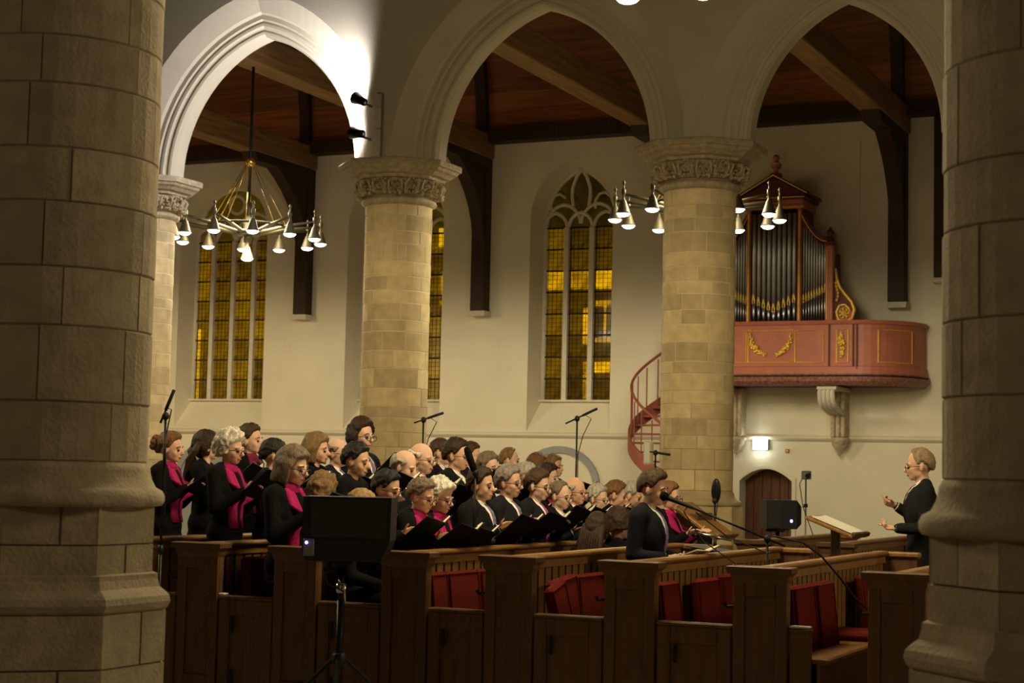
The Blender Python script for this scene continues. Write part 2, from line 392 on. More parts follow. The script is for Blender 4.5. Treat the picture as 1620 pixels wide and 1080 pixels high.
# ---- aisle wall with splayed pointed windows
WIN = [(-21.09, 1.0, 4, 1), (-16.93, 1.0, 4, 2), (-13.06, .765, 3, 3)]    # centre, half width at the glass, lights
ZSILL, ZSPR, ZAPX = 3.20, 6.72, 7.78
GD, GO = .5, .10               # depth of the glass plane behind the wall face, splay
def back_wall():
    w = MB(); top = 8.9; lowf = 2.57
    xs = [-40]
    for xc, hw, n, k in WIN:
        h = ZAPX-ZSPR; Rr = (hw*hw+h*h)/(2*hw)
        oc = arch_pts(xc, hw, ZSPR, Rr, GO, 14); ic = arch_pts(xc, hw, ZSPR, Rr, 0, 14)
        xl, xr = oc[0][0], oc[-1][0]
        w.add([(xs[-1],YW,0),(xl,YW,0),(xl,YW,top),(xs[-1],YW,top)], [(0,1,2,3)])
        w.add([(xl,YW,0),(xr,YW,0),(xr,YW,lowf),(xl,YW,lowf)], [(0,1,2,3)])
        for i in range(len(oc)-1):
            (x0, z0), (x1, z1) = oc[i], oc[i+1]
            w.add([(x0,YW,z0),(x1,YW,z1),(x1,YW,top),(x0,YW,top)], [(0,1,2,3)])
        o2 = [(xl, lowf)]+oc+[(xr, lowf)]; i2 = [(xc-hw, ZSILL)]+ic+[(xc+hw, ZSILL)]
        for i in range(len(o2)-1):
            w.add([(o2[i][0],YW,o2[i][1]),(o2[i+1][0],YW,o2[i+1][1]),(i2[i+1][0],YW+GD,i2[i+1][1]),(i2[i][0],YW+GD,i2[i][1])], [(0,3,2,1)])
        w.add([(xl,YW,lowf),(xr,YW,lowf),(xc+hw,YW+GD,ZSILL),(xc-hw,YW+GD,ZSILL)], [(0,1,2,3)])
        xs.append(xr)
    # stretch with the door opening
    dx0, dx1, dz = -9.60, -8.62, 1.72
    w.add([(xs[-1],YW,0),(dx0,YW,0),(dx0,YW,top),(xs[-1],YW,top)], [(0,1,2,3)])
    arc = [(dx0+(dx1-dx0)*i/12, dz+.22*(1-(2*i/12-1)**2)) for i in range(13)]
    for i in range(12):
        (x0, z0), (x1, z1) = arc[i], arc[i+1]
        w.add([(x0,YW,z0),(x1,YW,z1),(x1,YW,top),(x0,YW,top)], [(0,1,2,3)])
        w.add([(x0,YW,z0),(x1,YW,z1),(x1,YW+.45,z1),(x0,YW+.45,z0)], [(3,2,1,0)])
    w.add([(dx0,YW,0),(dx0,YW,dz),(dx0,YW+.45,dz),(dx0,YW+.45,0)], [(0,1,2,3)]); w.add([(dx1,YW,0),(dx1,YW,dz),(dx1,YW+.45,dz),(dx1,YW+.45,0)], [(3,2,1,0)])
    w.add([(dx1,YW,0),(16,YW,0),(16,YW,top),(dx1,YW,top)], [(0,1,2,3)])
    wall = struct(w.build('wall_back', 'plaster'))
    d = MB(); poly = [(dx0, 0)]+arc+[(dx1, 0)]
    door = struct(empty('door_1', (0,0,0))); 
    n = 6
    for i in range(n):
        a, b = dx0+(dx1-dx0)*i/n+.005, dx0+(dx1-dx0)*(i+1)/n-.005
        MB().box(a, YW+.34, 0, b, YW+.40, 1.97).build('plank', 'door_wood', door)
    MB().box(dx0, YW+.40, 0, dx1, YW+.42, 1.98).build('backing', 'gap_shade', door)
    MB().box(dx1-.16, YW+.31, .95, dx1-.12, YW+.34, 1.10).build('handle', 'iron', door)
    # moulding round the door
    pr = [(dx0-.07, 0)]+[(x+(-.07 if i == 0 else .07 if i == 12 else 0), z+.06) for i, (x, z) in enumerate(arc)]+[(dx1+.07, 0)]
    pi_ = [(dx0, 0)]+arc+[(dx1, 0)]
    mb = MB()
    for i in range(len(pr)-1):
        mb.add([(pr[i][0],YW-.03,pr[i][1]),(pr[i+1][0],YW-.03,pr[i+1][1]),(pi_[i+1][0],YW-.03,pi_[i+1][1]),(pi_[i][0],YW-.03,pi_[i][1]),
                (pr[i][0],YW+.02,pr[i][1]),(pr[i+1][0],YW+.02,pr[i+1][1]),(pi_[i+1][0],YW+.02,pi_[i+1][1]),(pi_[i][0],YW+.02,pi_[i][1])],
               [(0,1,2,3),(0,4,5,1),(2,6,7,3)])
    mb.build('door_surround', 'plaster', wall)
    return wall
wall_back = back_wall()
# string course along the aisle wall
MBs = MB().prism([(0, 0)], 0, 0) if False else MB()
prof = [(0, 2.44), (-.05, 2.47), (-.085, 2.50), (-.085, 2.525), (-.03, 2.56), (0, 2.565)]
MBs.rings([[(x, YW+y, z) for y, z in prof] for x in (-40, 16)], True, True)
struct(MBs.build('trim_1', 'plaster'))
# low blind arches under the windows
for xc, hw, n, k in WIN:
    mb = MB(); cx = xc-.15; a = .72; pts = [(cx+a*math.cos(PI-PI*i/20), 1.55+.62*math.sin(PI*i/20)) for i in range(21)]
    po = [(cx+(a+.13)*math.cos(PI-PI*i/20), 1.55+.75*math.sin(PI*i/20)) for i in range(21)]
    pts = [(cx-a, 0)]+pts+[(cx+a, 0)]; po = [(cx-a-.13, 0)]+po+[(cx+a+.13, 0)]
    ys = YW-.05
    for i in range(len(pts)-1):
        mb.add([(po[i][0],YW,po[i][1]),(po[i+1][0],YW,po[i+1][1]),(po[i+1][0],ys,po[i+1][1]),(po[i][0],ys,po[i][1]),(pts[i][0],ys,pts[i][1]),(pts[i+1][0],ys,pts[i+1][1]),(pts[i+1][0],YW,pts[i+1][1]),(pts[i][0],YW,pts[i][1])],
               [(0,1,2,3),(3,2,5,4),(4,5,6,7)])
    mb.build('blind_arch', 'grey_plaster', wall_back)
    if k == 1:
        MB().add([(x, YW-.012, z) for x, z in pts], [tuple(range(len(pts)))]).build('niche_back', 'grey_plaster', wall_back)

# ---- windows: mullions, tracery, saddle bars, lead cames, panes
def window(xc, hw, n, k):
    root = struct(empty('window_%d' % k, (xc, YW+GD, 0)))
    h = ZAPX-ZSPR; Rr = (hw*hw+h*h)/(2*hw)
    mw = .075; lw = (2*hw-(n-1)*mw)/n
    xs = [-hw+i*(lw+mw) for i in range(n)]          # left edges of lights
    zlan = ZSPR-.12
    st = 'tracery_stone'
    for i in range(n-1):
        x = xs[i]+lw
        MB().prism([(x-.01, ZSILL-.02), (x+mw+.01, ZSILL-.02), (x+mw+.01, zlan), (x-.01, zlan)], -.10, .06).build('mullion', st, root)
    outer = arch_pts(0, hw, ZSPR, Rr, -.02, 14)
    MB().tube([(-hw+.02, 0, ZSILL)]+[(x, 0, z) for x, z in outer]+[(hw-.02, 0, ZSILL)], .05, 8).build('window_frame', st, root, True)
    MB().box(-hw-.02, -.12, ZSILL-.03, hw+.02, .06, ZSILL+.01).build('window_sill', st, root)
    for i in range(n):
        c = xs[i]+lw/2; a = lw/2+mw*.25; hh = .30; rr = (a*a+hh*hh)/(2*a)
        MB().tube([(x, -.02, z) for x, z in arch_pts(c, a, zlan, rr, 0, 8)], .038, 8).build('tracery_arch', st, root, True)
    # big sub arches and the central lancet
    if n == 3:
        for s in (-1, 1):
            MB().tube([(x, -.02, z) for x, z in arch_pts(s*hw*.5+s*-.02, hw*.46, zlan+.08, hw*.5, 0, 10)], .036, 8).build('tracery_arch', st, root, True)
            MB().tube([(s*lw*.36, -.02, zlan+.42), (s*lw*.42, -.02, zlan+.62), (s*lw*.40, -.02, zlan+.80), (s*lw*.22, -.02, zlan+1.02), (0, -.02, zlan+1.16)], .036, 8).build('tracery_arch', st, root, True)
            c = s*hw*.62; MB().tube([(c-.17, -.02, zlan+.36), (c-.17, -.02, zlan+.52), (c-.10, -.02, zlan+.64), (c+.02, -.02, zlan+.68), (c+.14, -.02, zlan+.60)][::s], .03, 8).build('tracery_arch', st, root, True)
    else:
        for s in (-1, 1):
            MB().tube([(x, -.02, z) for x, z in arch_pts(s*hw*.5, hw*.48, zlan+.05, hw*.55, 0, 10)], .04, 8).build('tracery_arch', st, root, True)
        MB().tube([(.19*math.cos(t*PI/10), -.02, zlan+.80+.19*math.sin(t*PI/10)) for t in range(20)]+[(.19, -.02, zlan+.80)], .035, 8).build('tracery_ring', st, root, True)
    nb = 8
    zb = [ZSILL+(zlan-ZSILL)*j/nb for j in range(nb+1)]
    PANE = MB().box(-lw/2+.001, -.004, .0, lw/2-.001, .004, zb[1]-zb[0]-.004).mesh('pane', 'amber_glass')
    cm = MB(); dz = (zb[1]-zb[0])/5
    for q in range(1, 5): cm.box(-lw/2, -.012, q*dz-.004, lw/2, -.004, q*dz+.004)
    for q in range(1, 5): cm.box(-lw/2+lw*q/5-.004, -.012, 0, -lw/2+lw*q/5+.004, -.004, zb[1]-zb[0])
    CAME = cm.mesh('lead_cames', 'lead')
    for i in range(n):
        c = xs[i]+lw/2
        for j in range(nb):
            p = link('pane', PANE, root, (c, .0, zb[j]+.002)); link('lead_cames', CAME, p)
        for j in range(1, nb+1):
            MB().box(xs[i], -.035, zb[j]-.016, xs[i]+lw, -.005, zb[j]+.016).build('saddle_bar', 'lead', root)
    tp = [(x, z) for x, z in arch_pts(0, hw, ZSPR, Rr, -.01, 14)]
    g = MB().add([(-hw, .0, zlan)]+[(x, .0, z) for x, z in tp]+[(hw, .0, zlan)], [tuple(range(len(tp)+2))])
    g.build('tracery_pane', 'dark_glass', root)
for wv in WIN: window(*wv)

# ---- night street outside: one lit house and a lamp
def street():
    h = empty('street_house', (-20, 38, 0), 0, 'dark street house with lit amber windows seen through the church glass', 'house')
    MB().box(-14, 0, 0, 14, 3, 12).build('facade', 'house_wall', h)
    def lit(x0, y0, x1, y1, Y=37.95):
        a, b = onY(x0, y1, Y), onY(x1, y0, Y)
        MB().box(a.x+20, -.06, a.z, b.x+20, -.02, b.z).build('lit_pane', 'house_lit', h)
    lit(850, 427, 985, 459); lit(922, 487, 932, 545); lit(940, 474, 980, 484); lit(955, 484, 959, 532); lit(940, 534, 980, 541); lit(922, 572, 930, 630); lit(940, 572, 980, 589)
    lit(694, 360, 716, 390); lit(697, 428, 716, 470); lit(696, 475, 716, 482)
    lit(306, 520, 318, 640)
    for x, e in ((-25.5, 260), (-19, 170), (-15, 120)):
        l = bpy.data.lights.new('street_light', 'POINT'); l.energy = e*3.6; l.color = (1, .78, .24); l.shadow_soft_size = .3
        o = bpy.data.objects.new('street_light', l); COL.objects.link(o); o.location = (x, 35.2, 4.2)
street()

# ---- timber: wall plate, posts with braces, tie beams, boarded vault
BX = [-23.1, -19.0, -14.93, -10.82, -6.70]
struct(MB().box(-40, YW-.34, 8.25, 16, YW+.1, 8.52).build('trim_2', 'dark_timber'))
def truss(X, lab):
    t = empty('roof_truss', (X, YW, 0), 0, lab, 'roof beam', 'oak roof trusses of the aisle')
    MB().bevbox(-.20, -10.9, 7.95, .20, -.02, 8.42, .02).build('tie_beam', 'beam_wood', t)
    MB().bevbox(-.155, -.26, 4.92, .155, 0, 7.95, .015).build('wall_post', 'dark_timber', t)
    # curved brace from post to tie beam, and the corbel piece under the beam
    n = 8; a = []; b = []
    for i in range(n+1):
        u = i/n
        a.append((-.24-1.55*u**1.9, 5.75+2.2*u**.62)); b.append((-.24-1.10*max(0, u-.12)**1.5, 6.35+1.6*u**.8))
    poly = a+[(-.24, 7.95)]
    mb = MB()
    mb.add([(-.13, y, z) for y, z in poly]+[(.13, y, z) for y, z in poly], [tuple(range(len(poly))), tuple(reversed(range(len(poly), 2*len(poly))))]+[(i, i+len(poly), (i+1)%len(poly)+len(poly), (i+1)%len(poly)) for i in range(len(poly))])
    o = mb.build('brace', 'dark_timber', t); recalc(o.data)
    MB().rings([[(x, y, z) for x in (-.16, .16) for y, z in ()]] if False else [[(-.16,-2.35,7.95),(.16,-2.35,7.95),(.16,-.1,7.95),(-.16,-.1,7.95)],[(-.16,-2.2,7.78),(.16,-2.2,7.78),(.16,-.1,7.78),(-.16,-.1,7.78)]]).build('corbel_piece', 'dark_timber', t)
    MB().rings([[(-.19,-.30,4.92),(.19,-.30,4.92),(.19,.02,4.92),(-.19,.02,4.92)],[(-.17,-.27,4.82),(.17,-.27,4.82),(.17,.02,4.82),(-.17,.02,4.82)]]).build('stone_corbel', 'tracery_stone', t)
TL = ['far oak roof beam behind the lit left arch at its left edge', 'oak roof beam and wall post between the left window and the pillar', 'oak roof beam and bracketed wall post left of the middle window', 'golden lit oak roof beam crossing the middle arch', 'oak roof beam and long wall post right of the organ', 'oak roof post at the right pillar edge']
for x, l in zip(BX, TL): truss(x, l)
pb = onY(1487, 440, YW-.13)
tb = empty('timber_post', (pb.x, YW-.012, 0), 0, 'dark timber post on the wall at the right foreground pillar', 'post')
MB().bevbox(-.09, -.24, pb.z, .09, 0, 8.25, .012).build('shaft', 'dark_timber', tb); MB().bevbox(-.11, -.26, pb.z-.09, .11, 0, pb.z, .012).build('stone_corbel', 'tracery_stone', tb)
pw = onY(1360, 260, YW)
tw = MB().box(-.012, -.03, 6.3, .012, 0, 7.9).build('cable_duct', 'plaster', None, False, (pw.x, YW, 0)); tag(tw, 'thin pale vertical duct on the wall above the organ', 'duct')

ceil = struct(empty('ceiling', (0, 0, 0)))
yc, zc, rv = (YW+YF)/2+.05, 8.35, (YW-YF)/2-.15
nbd = 58
for i in range(nbd):
    a0, a1 = PI*i/nbd+.0004, PI*(i+1)/nbd-.0004
    k = .006 if i % 2 else -.006
    rr = rv+k
    q = [(yc+r*math.cos(a), zc+r*1.02*math.sin(a)) for r, a in ((rr, a0), (rr, a1), (rr+.03, a1), (rr+.03, a0))]
    o = MB().add([(x, y, z) for x in (-40, 16) for y, z in q], [(0,1,5,4),(1,2,6,5),(2,3,7,6),(3,0,4,7)]).build('plank', 'vault_wood', ceil)
for X in sorted(BX+[b+2.06 for b in BX[:0]]):
    pts = [(X, yc+(rv-.10)*math.cos(PI*i/28), zc+(rv-.10)*1.02*math.sin(PI*i/28)) for i in range(29)]
    MB().rings([[(X-.11, yc+r*math.cos(PI*i/28), zc+r*1.02*math.sin(PI*i/28)) if s == 0 else (X+.11, yc+r*math.cos(PI*i/28), zc+r*1.02*math.sin(PI*i/28)) for s, r in ((0, rv), (0, rv-.16), (1, rv-.16), (1, rv))] for i in range(29)]).build('vault_rib', 'dark_timber', ceil)

# ================================================================== PEWS
PZ = .06
struct(MB().box(-9.4, 10.44, 0, -1.6, 13.92, PZ).build('floor_platform', 'pew_dark')); struct(MB().box(-9.4, 13.92, 0, -5.25, 16.6, PZ).build('floor_platform', 'pew_dark'))
struct(MB().box(-5.2, 15.2, 0, -2.3, 18.2, PZ).build('floor_platform', 'pew_dark'))
PEWX = [-8.08, -7.25, -6.44, -5.585, -4.81, -3.965, -3.11, -2.27]
PLANK = MB().bevbox(-.012, .016, .62, .014, .104, 1.10, .003).mesh('plank', 'pew_wood')
def pew(X, y0, y1, label, door, group, wide=.345, left_end=False):
    t = empty('pew', (X, y0, 0), 0, label, 'pew', group)
    L = y1-y0; h = wide/2
    # near end panel with a recessed field and a moulded cap
    e = MB().box(-h, 0, PZ, h, .05, 1.10).build('end_panel', 'pew_dark', t)
    for (x0, x1) in ((-h, -h+.075), (h-.075, h)): MB().bevbox(x0, -.022, PZ, x1, .002, 1.10, .006).build('stile', 'pew_dark', e)
    for (z0, z1) in ((PZ, .25), (1.0, 1.10)): MB().bevbox(-h+.075, -.022, z0, h-.075, .002, z1, .006).build('rail', 'pew_dark', e)
    MB().rings([[(-h-k, -.022-k, z), (h+k, -.022-k, z), (h+k, .06+k, z), (-h-k, .06+k, z)] for k, z in ((0, 1.08), (.008, 1.10), (.012, 1.125), (.034, 1.145), (.036, 1.175), (.028, 1.18))]).build('cap', 'pew_dark', t)
    # back: rails and boards
    MB().box(-.022, .06, 1.085, .022, L, 1.15).build('top_rail', 'pew_wood', t)
    MB().bevbox(-.045, .06, 1.145, .05, L+.01, 1.18, .012).build('back_cap', 'pew_wood', t)
    MB().box(-.022, .06, .50, .022, L, .63).build('bottom_rail', 'pew_wood', t)
    MB().box(-.020, .06, PZ, .006, L, .64).build('lower_back', 'pew_dark', t)
    MB().box(-.008, .06, .6, .009, L, 1.10).build('backing', 'gap_shade', t)  # black sheet standing in for the shade between the planks
    n = int((L-.1)/.12)
    for i in range(n): link('plank', PLANK, t, (0, .07+i*.12, 0))
    # bench
    MB().bevbox(.02, .06, .60, .42, L, .64, .012).build('seat', 'seat_wood', t)
    MB().box(.34, .06, PZ, .36, L, .60).build('seat_front', 'pew_dark', t)
    # far end
    MB().box(-.06, L, PZ, .26, L+.05, 1.13).build('far_end', 'pew_dark', t)
    MB().bevbox(-.09, L-.02, 1.13, .29, L+.07, 1.175, .012).build('far_cap', 'pew_wood', t)
    if door:
        w = {'full': None, 'stub': .13}[door] if isinstance(door, str) else None
        x0 = h+.012; x1 = x0+(w if w else door if not isinstance(door, str) else .5)
        d = MB().box(x0, .005, PZ+.03, x1, .04, .795).build('door', 'pew_dark', t)
        MB().bevbox(x0-.004, -.02, .79, x1+.004, .06, .815, .008).build('ledge', 'pew_dark', d)
        if not w:
            for a, b in ((x0, x0+.09), (x1-.09, x1)): MB().bevbox(a, -.014, PZ+.03, b, .006, .79, .006).build('stile', 'pew_dark', d)
            for a, b in ((PZ+.03, .2), (.68, .79)): MB().bevbox(x0+.09, -.014, a, x1-.09, .006, b, .006).build('rail', 'pew_dark', d)
            for z in (.62, .25): MB().bevbox(x0+.115, -.03, z-.06, x0+.135, -.013, z+.06, .005).build('hinge', 'iron', d)
    else: pass
    # hat hook on the next post side
    MB().tube([(-h+.01, -.01, .93), (-h-.035, -.03, .925), (-h-.05, -.03, .945)], [.009, .012, .015], 8).build('hook', 'iron', t)
    return t
PL = ['pew beside the left pillar, below the woman with the bun', 'pew below the white-haired woman, holding one red cushion', 'pew end right behind the large loudspeaker on its tripod', 'third pew from the right of the loudspeaker pole, three upright red cushions',
      'pew with a pink red cushion leaning askew beside two upright ones', 'pew directly in front of the reading man in the dark suit', 'pew with missing door, bench and flat red seat cushion showing', 'rightmost pew, half hidden by the right foreground pillar']
PL[3] = 'pew just right of the tripod loudspeaker with three upright red cushions'
for i, X in enumerate(PEWX):
    nx = PEWX[i+1] if i+1 < len(PEWX) else X+.83
    d = nx-X-.345-.024
    pew(X, 10.5, 13.85, PL[i], 'stub' if i == 6 else d, 'panelled oak pews in the front block')
for X, lb in ((-4.60, 'far pew behind the reading man, under the far loudspeaker'), (-3.84, 'far pew with red cushion just left of the music lectern foot'), (-3.05, 'far pew behind the conductor and lectern')):
    pew(X, 15.28, 18.1, lb, None, 'oak pews in the far block', .27)

# ---- red cushions
def cushion(pi, x0, x1, ytop, label, tilt=0, lean=.10, dx=.09, hgt=.44):
    X = PEWX[pi]+dx
    a, b = onX(x0, ytop, X), onX(x1, ytop, X); a.y = max(a.y, 10.64); b.y = max(b.y, a.y+.24)
    w = min(max(b.y-a.y, .2), .62); y = (a.y+b.y)/2; zt = a.z if tilt == 0 else (a.z+b.z)/2
    o = MB().bevbox(-.035, -w/2, -hgt, .035, w/2, 0, .018).build('pew_cushion', 'cushion_red')
    o.location = (X, y, zt); o.rotation_euler = (tilt, -lean, 0)
    tag(o, label, 'cushion', 'red pew cushions')
    MB().tube([(.037, -w/2+.01, -hgt+.02), (.037, -w/2+.01, -.02), (.037, w/2-.01, -.02), (.037, w/2-.01, -hgt+.02)], .006, 6).build('piping', 'cushion_red', o)
cushion(1, 385, 436, 881, 'red cushion upright in the pew below the white-haired woman')
cushion(3, 655, 698, 908, 'dark red cushion at the left in the pew right of the loudspeaker')
cushion(3, 703, 749, 904, 'red cushion in the middle of three, right of the tripod loudspeaker')
cushion(3, 754, 800, 900, 'red cushion half hidden behind the fourth pew post')
cushion(4, 838, 872, 927, 'pinkish red cushion slumped at a slant against its neighbour', .24, .16, .2)
cushion(4, 866, 905, 914, 'red cushion tilted between a slumped one and an upright one', .10, .12, .13)
cushion(4, 909, 952, 909, 'red cushion upright at the right in the pew left of the reading man')
cushion(5, 1030, 1066, 923, 'narrow red cushion standing just right of the post below the reading man', 0, .12, .12)
cushion(5, 1098, 1130, 917, 'red cushion with a dark side, left of a pair under the boom stand', 0, .10, .10)
cushion(5, 1132, 1180, 910, 'red cushion half hidden by the post right of the reading man', 0, .10, .10)
cushion(6, 1248, 1279, 928, 'red cushion at left in the open pew, above the broken door', 0, .10, .12)
cushion(6, 1284, 1310, 922, 'tall narrow red cushion beside the bench of the open pew', 0, .10, .14, .52)
cushion(6, 1345, 1400, 913, 'wide red cushion upright at the right in the open pew', 0, .12, .11, .40)
a = onZ(1352, 992, .68)
o = MB().bevbox(-.19, -.24, 0, .19, .24, .055, .02).build('pew_cushion', 'cushion_red', None, False, (PEWX[6]+.24, 12.05, .642)); o.rotation_euler = (0, 0, .02)
tag(o, 'flat red cushion lying on the bench of the open pew', 'cushion', 'red pew cushions')
for X, y, lb in ((-4.60, 15.55, 'small far red cushion behind the music stand of the reading man'), (-3.84, 15.6, 'small far red cushion left of the lectern pole')):
    o = MB().bevbox(-.035, -.19, -.44, .035, .19, 0, .018).build('pew_cushion', 'cushion_red', None, False, (X+.1, y, 1.08)); o.rotation_euler = (0, -.1, 0); tag(o, lb, 'cushion', 'red pew cushions')

# white programme sheets lying on ledges
def sheet(x, y, Y, label, w=.2, z=None, rz=.3):
    p = onY(x, y, Y); o = MB().bevbox(-w/2, -.03, 0, w/2, .04, .012, .004).build('paper_sheet', 'white_paper', None, False, (p.x, Y, z if z else p.z)); o.rotation_euler = (0, 0, rz); tag(o, label, 'paper')
sheet(345, 938, 10.53, 'crumpled white paper on the low door ledge by the left pews', .13, .816, .1)
sheet(1266, 993, 10.53, 'white paper strip on the broken pew door stub', .125, .816, .0)

# ================================================================== CHANDELIERS AND FLOODLIGHTS
SHADE = MB().lathe([(.012, .30), (.022, .29), (.022, .25), (.014, .24), (.018, .20), (.04, .17), (.062, .10), (.085, .03), (.10, 0), (.094, 0), (.078, .03), (.05, .10)], 20, caps=False).mesh('lamp_shade', 'lamp_shade', True)
DISC = MB().lathe([(.004, -.040), (.04, -.036), (.07, -.024), (.092, .0), (.092, .012), (.001, .014)], 20).mesh('lamp_disc', 'lamp_disc', True)
def chandelier(X, Y, z, ztop, label, power, phase=0, n=12, rad=1.12, up=.03, col=None):
    t = empty('chandelier', (X, Y, z), 0, label, 'chandelier', 'bronze ring chandeliers')
    top = ztop-z
    MB().tube([(0, 0, .0), (0, 0, top)], .022, 8).build('rod', 'iron', t, True)
    MB().ell((0, 0, 1.22), (.085, .085, .075), 20, 12).build('ball', 'brass', t, True)
    MB().lathe([(.17, .08), (.21, .10), (.21, .14), (.17, .16)], 24).build('hub_ring', 'bronze', t, True)
    MB().lathe([(.0, -.04), (.06, -.03), (.07, .05), (.05, .2), (.05, .5), (.03, .6)], 16).build('stem', 'bronze', t, True)
    MB().lathe([(.60, .20), (.615, .22), (.60, .24), (.585, .22), (.60, .20)], 48, caps=False).build('stay_ring', 'bronze', t, True)
    for k in range(8):
        a = phase+2*PI*(k+.5)/8
        MB().tube([(math.cos(a)*.06, math.sin(a)*.06, 1.19), (math.cos(a)*.60, math.sin(a)*.60, .22)], .007, 6).build('stay', 'brass', t, True)
    for k in range(n):
        a = phase+2*PI*k/n; c, s = math.cos(a), math.sin(a)
        MB().tube([(c*.18, s*.18, .12), (c*.6, s*.6, .20), (c*rad, s*rad, .27)], [.03, .026, .018], 8).build('arm', 'bronze', t, True)
        MB().lathe([(.012, .25), (.03, .27), (.03, .33), (.012, .34), (.012, .40), (.026, .42), (.004, .46)], 10, T=Matrix.Translation((c*rad, s*rad, 0))).build('finial', 'bronze', t, True)
        sh = link('lamp_shade', SHADE, t, (c*rad, s*rad, 0)); link('lamp_disc', DISC, sh)
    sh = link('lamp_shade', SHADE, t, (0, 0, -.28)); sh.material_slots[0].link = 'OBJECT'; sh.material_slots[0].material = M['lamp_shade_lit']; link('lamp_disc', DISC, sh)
    l = bpy.data.lights.new('chandelier_or_fill_light', 'POINT'); l.energy = power*up; l.color = col or LAMP['lampcol']; l.shadow_soft_size = .5
    o = bpy.data.objects.new('chandelier_or_fill_light', l); COL.objects.link(o); o.location = (X, Y, z-.55)
    l = bpy.data.lights.new('chandelier_or_fill_downlight', 'SPOT'); l.energy = power*(1-up)*1.25; l.color = col or LAMP['lampcol']; l.shadow_soft_size = .8; l.spot_size = R(180); l.spot_blend = .22
    o = bpy.data.objects.new('chandelier_or_fill_downlight', l); COL.objects.link(o); o.location = (X, Y, z+.40)
chandelier(-14.93, 22.6, 5.23, 7.95, 'large bronze chandelier with lit lamps hanging in the left arch', LAMP['aisle'], .12, col=LAMP['aislecol'])
chandelier(-7.66, 22.6, 5.25, 7.95, 'bronze chandelier with lit lamps half hidden behind the right pillar', LAMP['aisle'], .3, col=LAMP['aislecol'])
p = onY(993, -2, 12.2)
NZ = p.z
chandelier(p.x-1.12*math.cos(1.97), 12.2-1.12*math.sin(1.97), NZ, 11, 'nave chandelier with one lamp dipping into the top of the view', LAMP['nave'], 1.97, up=.25)
for X, Y, kk in ((-13.2, 11.2, .8), (4.2, 11.2, .8), (-4.0, -2.0, .18), (-22.3, 22.6, .95)):  # bare lights for unseen chandeliers; behind the camera, an added fill for the pillars
    l = bpy.data.lights.new('chandelier_or_fill_downlight', 'SPOT'); l.energy = LAMP['nave']*kk; l.color = LAMP['lampcol']; l.shadow_soft_size = .8; l.spot_size = R(180); l.spot_blend = .12
    o = bpy.data.objects.new('chandelier_or_fill_light', l); COL.objects.link(o); o.location = (X, Y, NZ+.3)

def floodlight(pos, aim, label, power):
    d = (Vector(aim)-Vector(pos)).normalized()
    t = empty('floodlight', pos, 0, label, 'floodlight', 'floodlights above the capital')
    q = d.to_track_quat('Z', 'Y').to_matrix().to_4x4()
    MB().lathe([(.02, -.10), (.05, -.09), (.055, -.02), (.085, .10), (.08, .10), (.05, .0)], 16, q, caps=False).build('housing', 'black_metal', t, True)
    MB().lathe([(.001, .075), (.072, .075), (.072, .07), (.001, .07)], 16, q).build('lens', 'flood_glass', t)
    MB().tube([(0, .02, 0), (.0, .16, -.02), (0, .34, -.02)], .016, 6).build('bracket', 'grey_metal', t)
    l = bpy.data.lights.new('flood', 'SPOT'); l.energy = power; l.color = (.96, .94, 1.0); l.spot_size = R(150); l.spot_blend = .6; l.shadow_soft_size = .06
    o = bpy.data.objects.new('flood', l); COL.objects.link(o); o.location = Vector(pos)+d*.13; o.rotation_euler = (-d).to_track_quat('Z', 'Y').to_euler()
floodlight((-11.10, 19.28, 6.47), (-13.0, 19.75, 7.4), 'upper floodlight bracketed above the pillar capital by the lit arch', LAMP['flood'])
floodlight((-11.12, 19.28, 6.04), (-13.4, 19.75, 6.5), 'lower floodlight bracketed above the pillar capital by the lit arch', LAMP['flood']*.7)
b = empty('cable_conduit', (-10.98, 19.56, 5.75), 0, 'grey conduit board carrying the two floodlights', 'conduit')
MB().bevbox(-.04, -.045, 0, .05, .02, .38, .008).build('cover', 'plaster', b); MB().tube([(.07, -.02, 0), (.07, -.02, .85), (.0, -.02, .86)], .012, 6).build('pipe', 'grey_metal', b)
MB().bevbox(-.04, -.045, .40, .05, .02, .66, .008).build('cover', 'plaster', b)

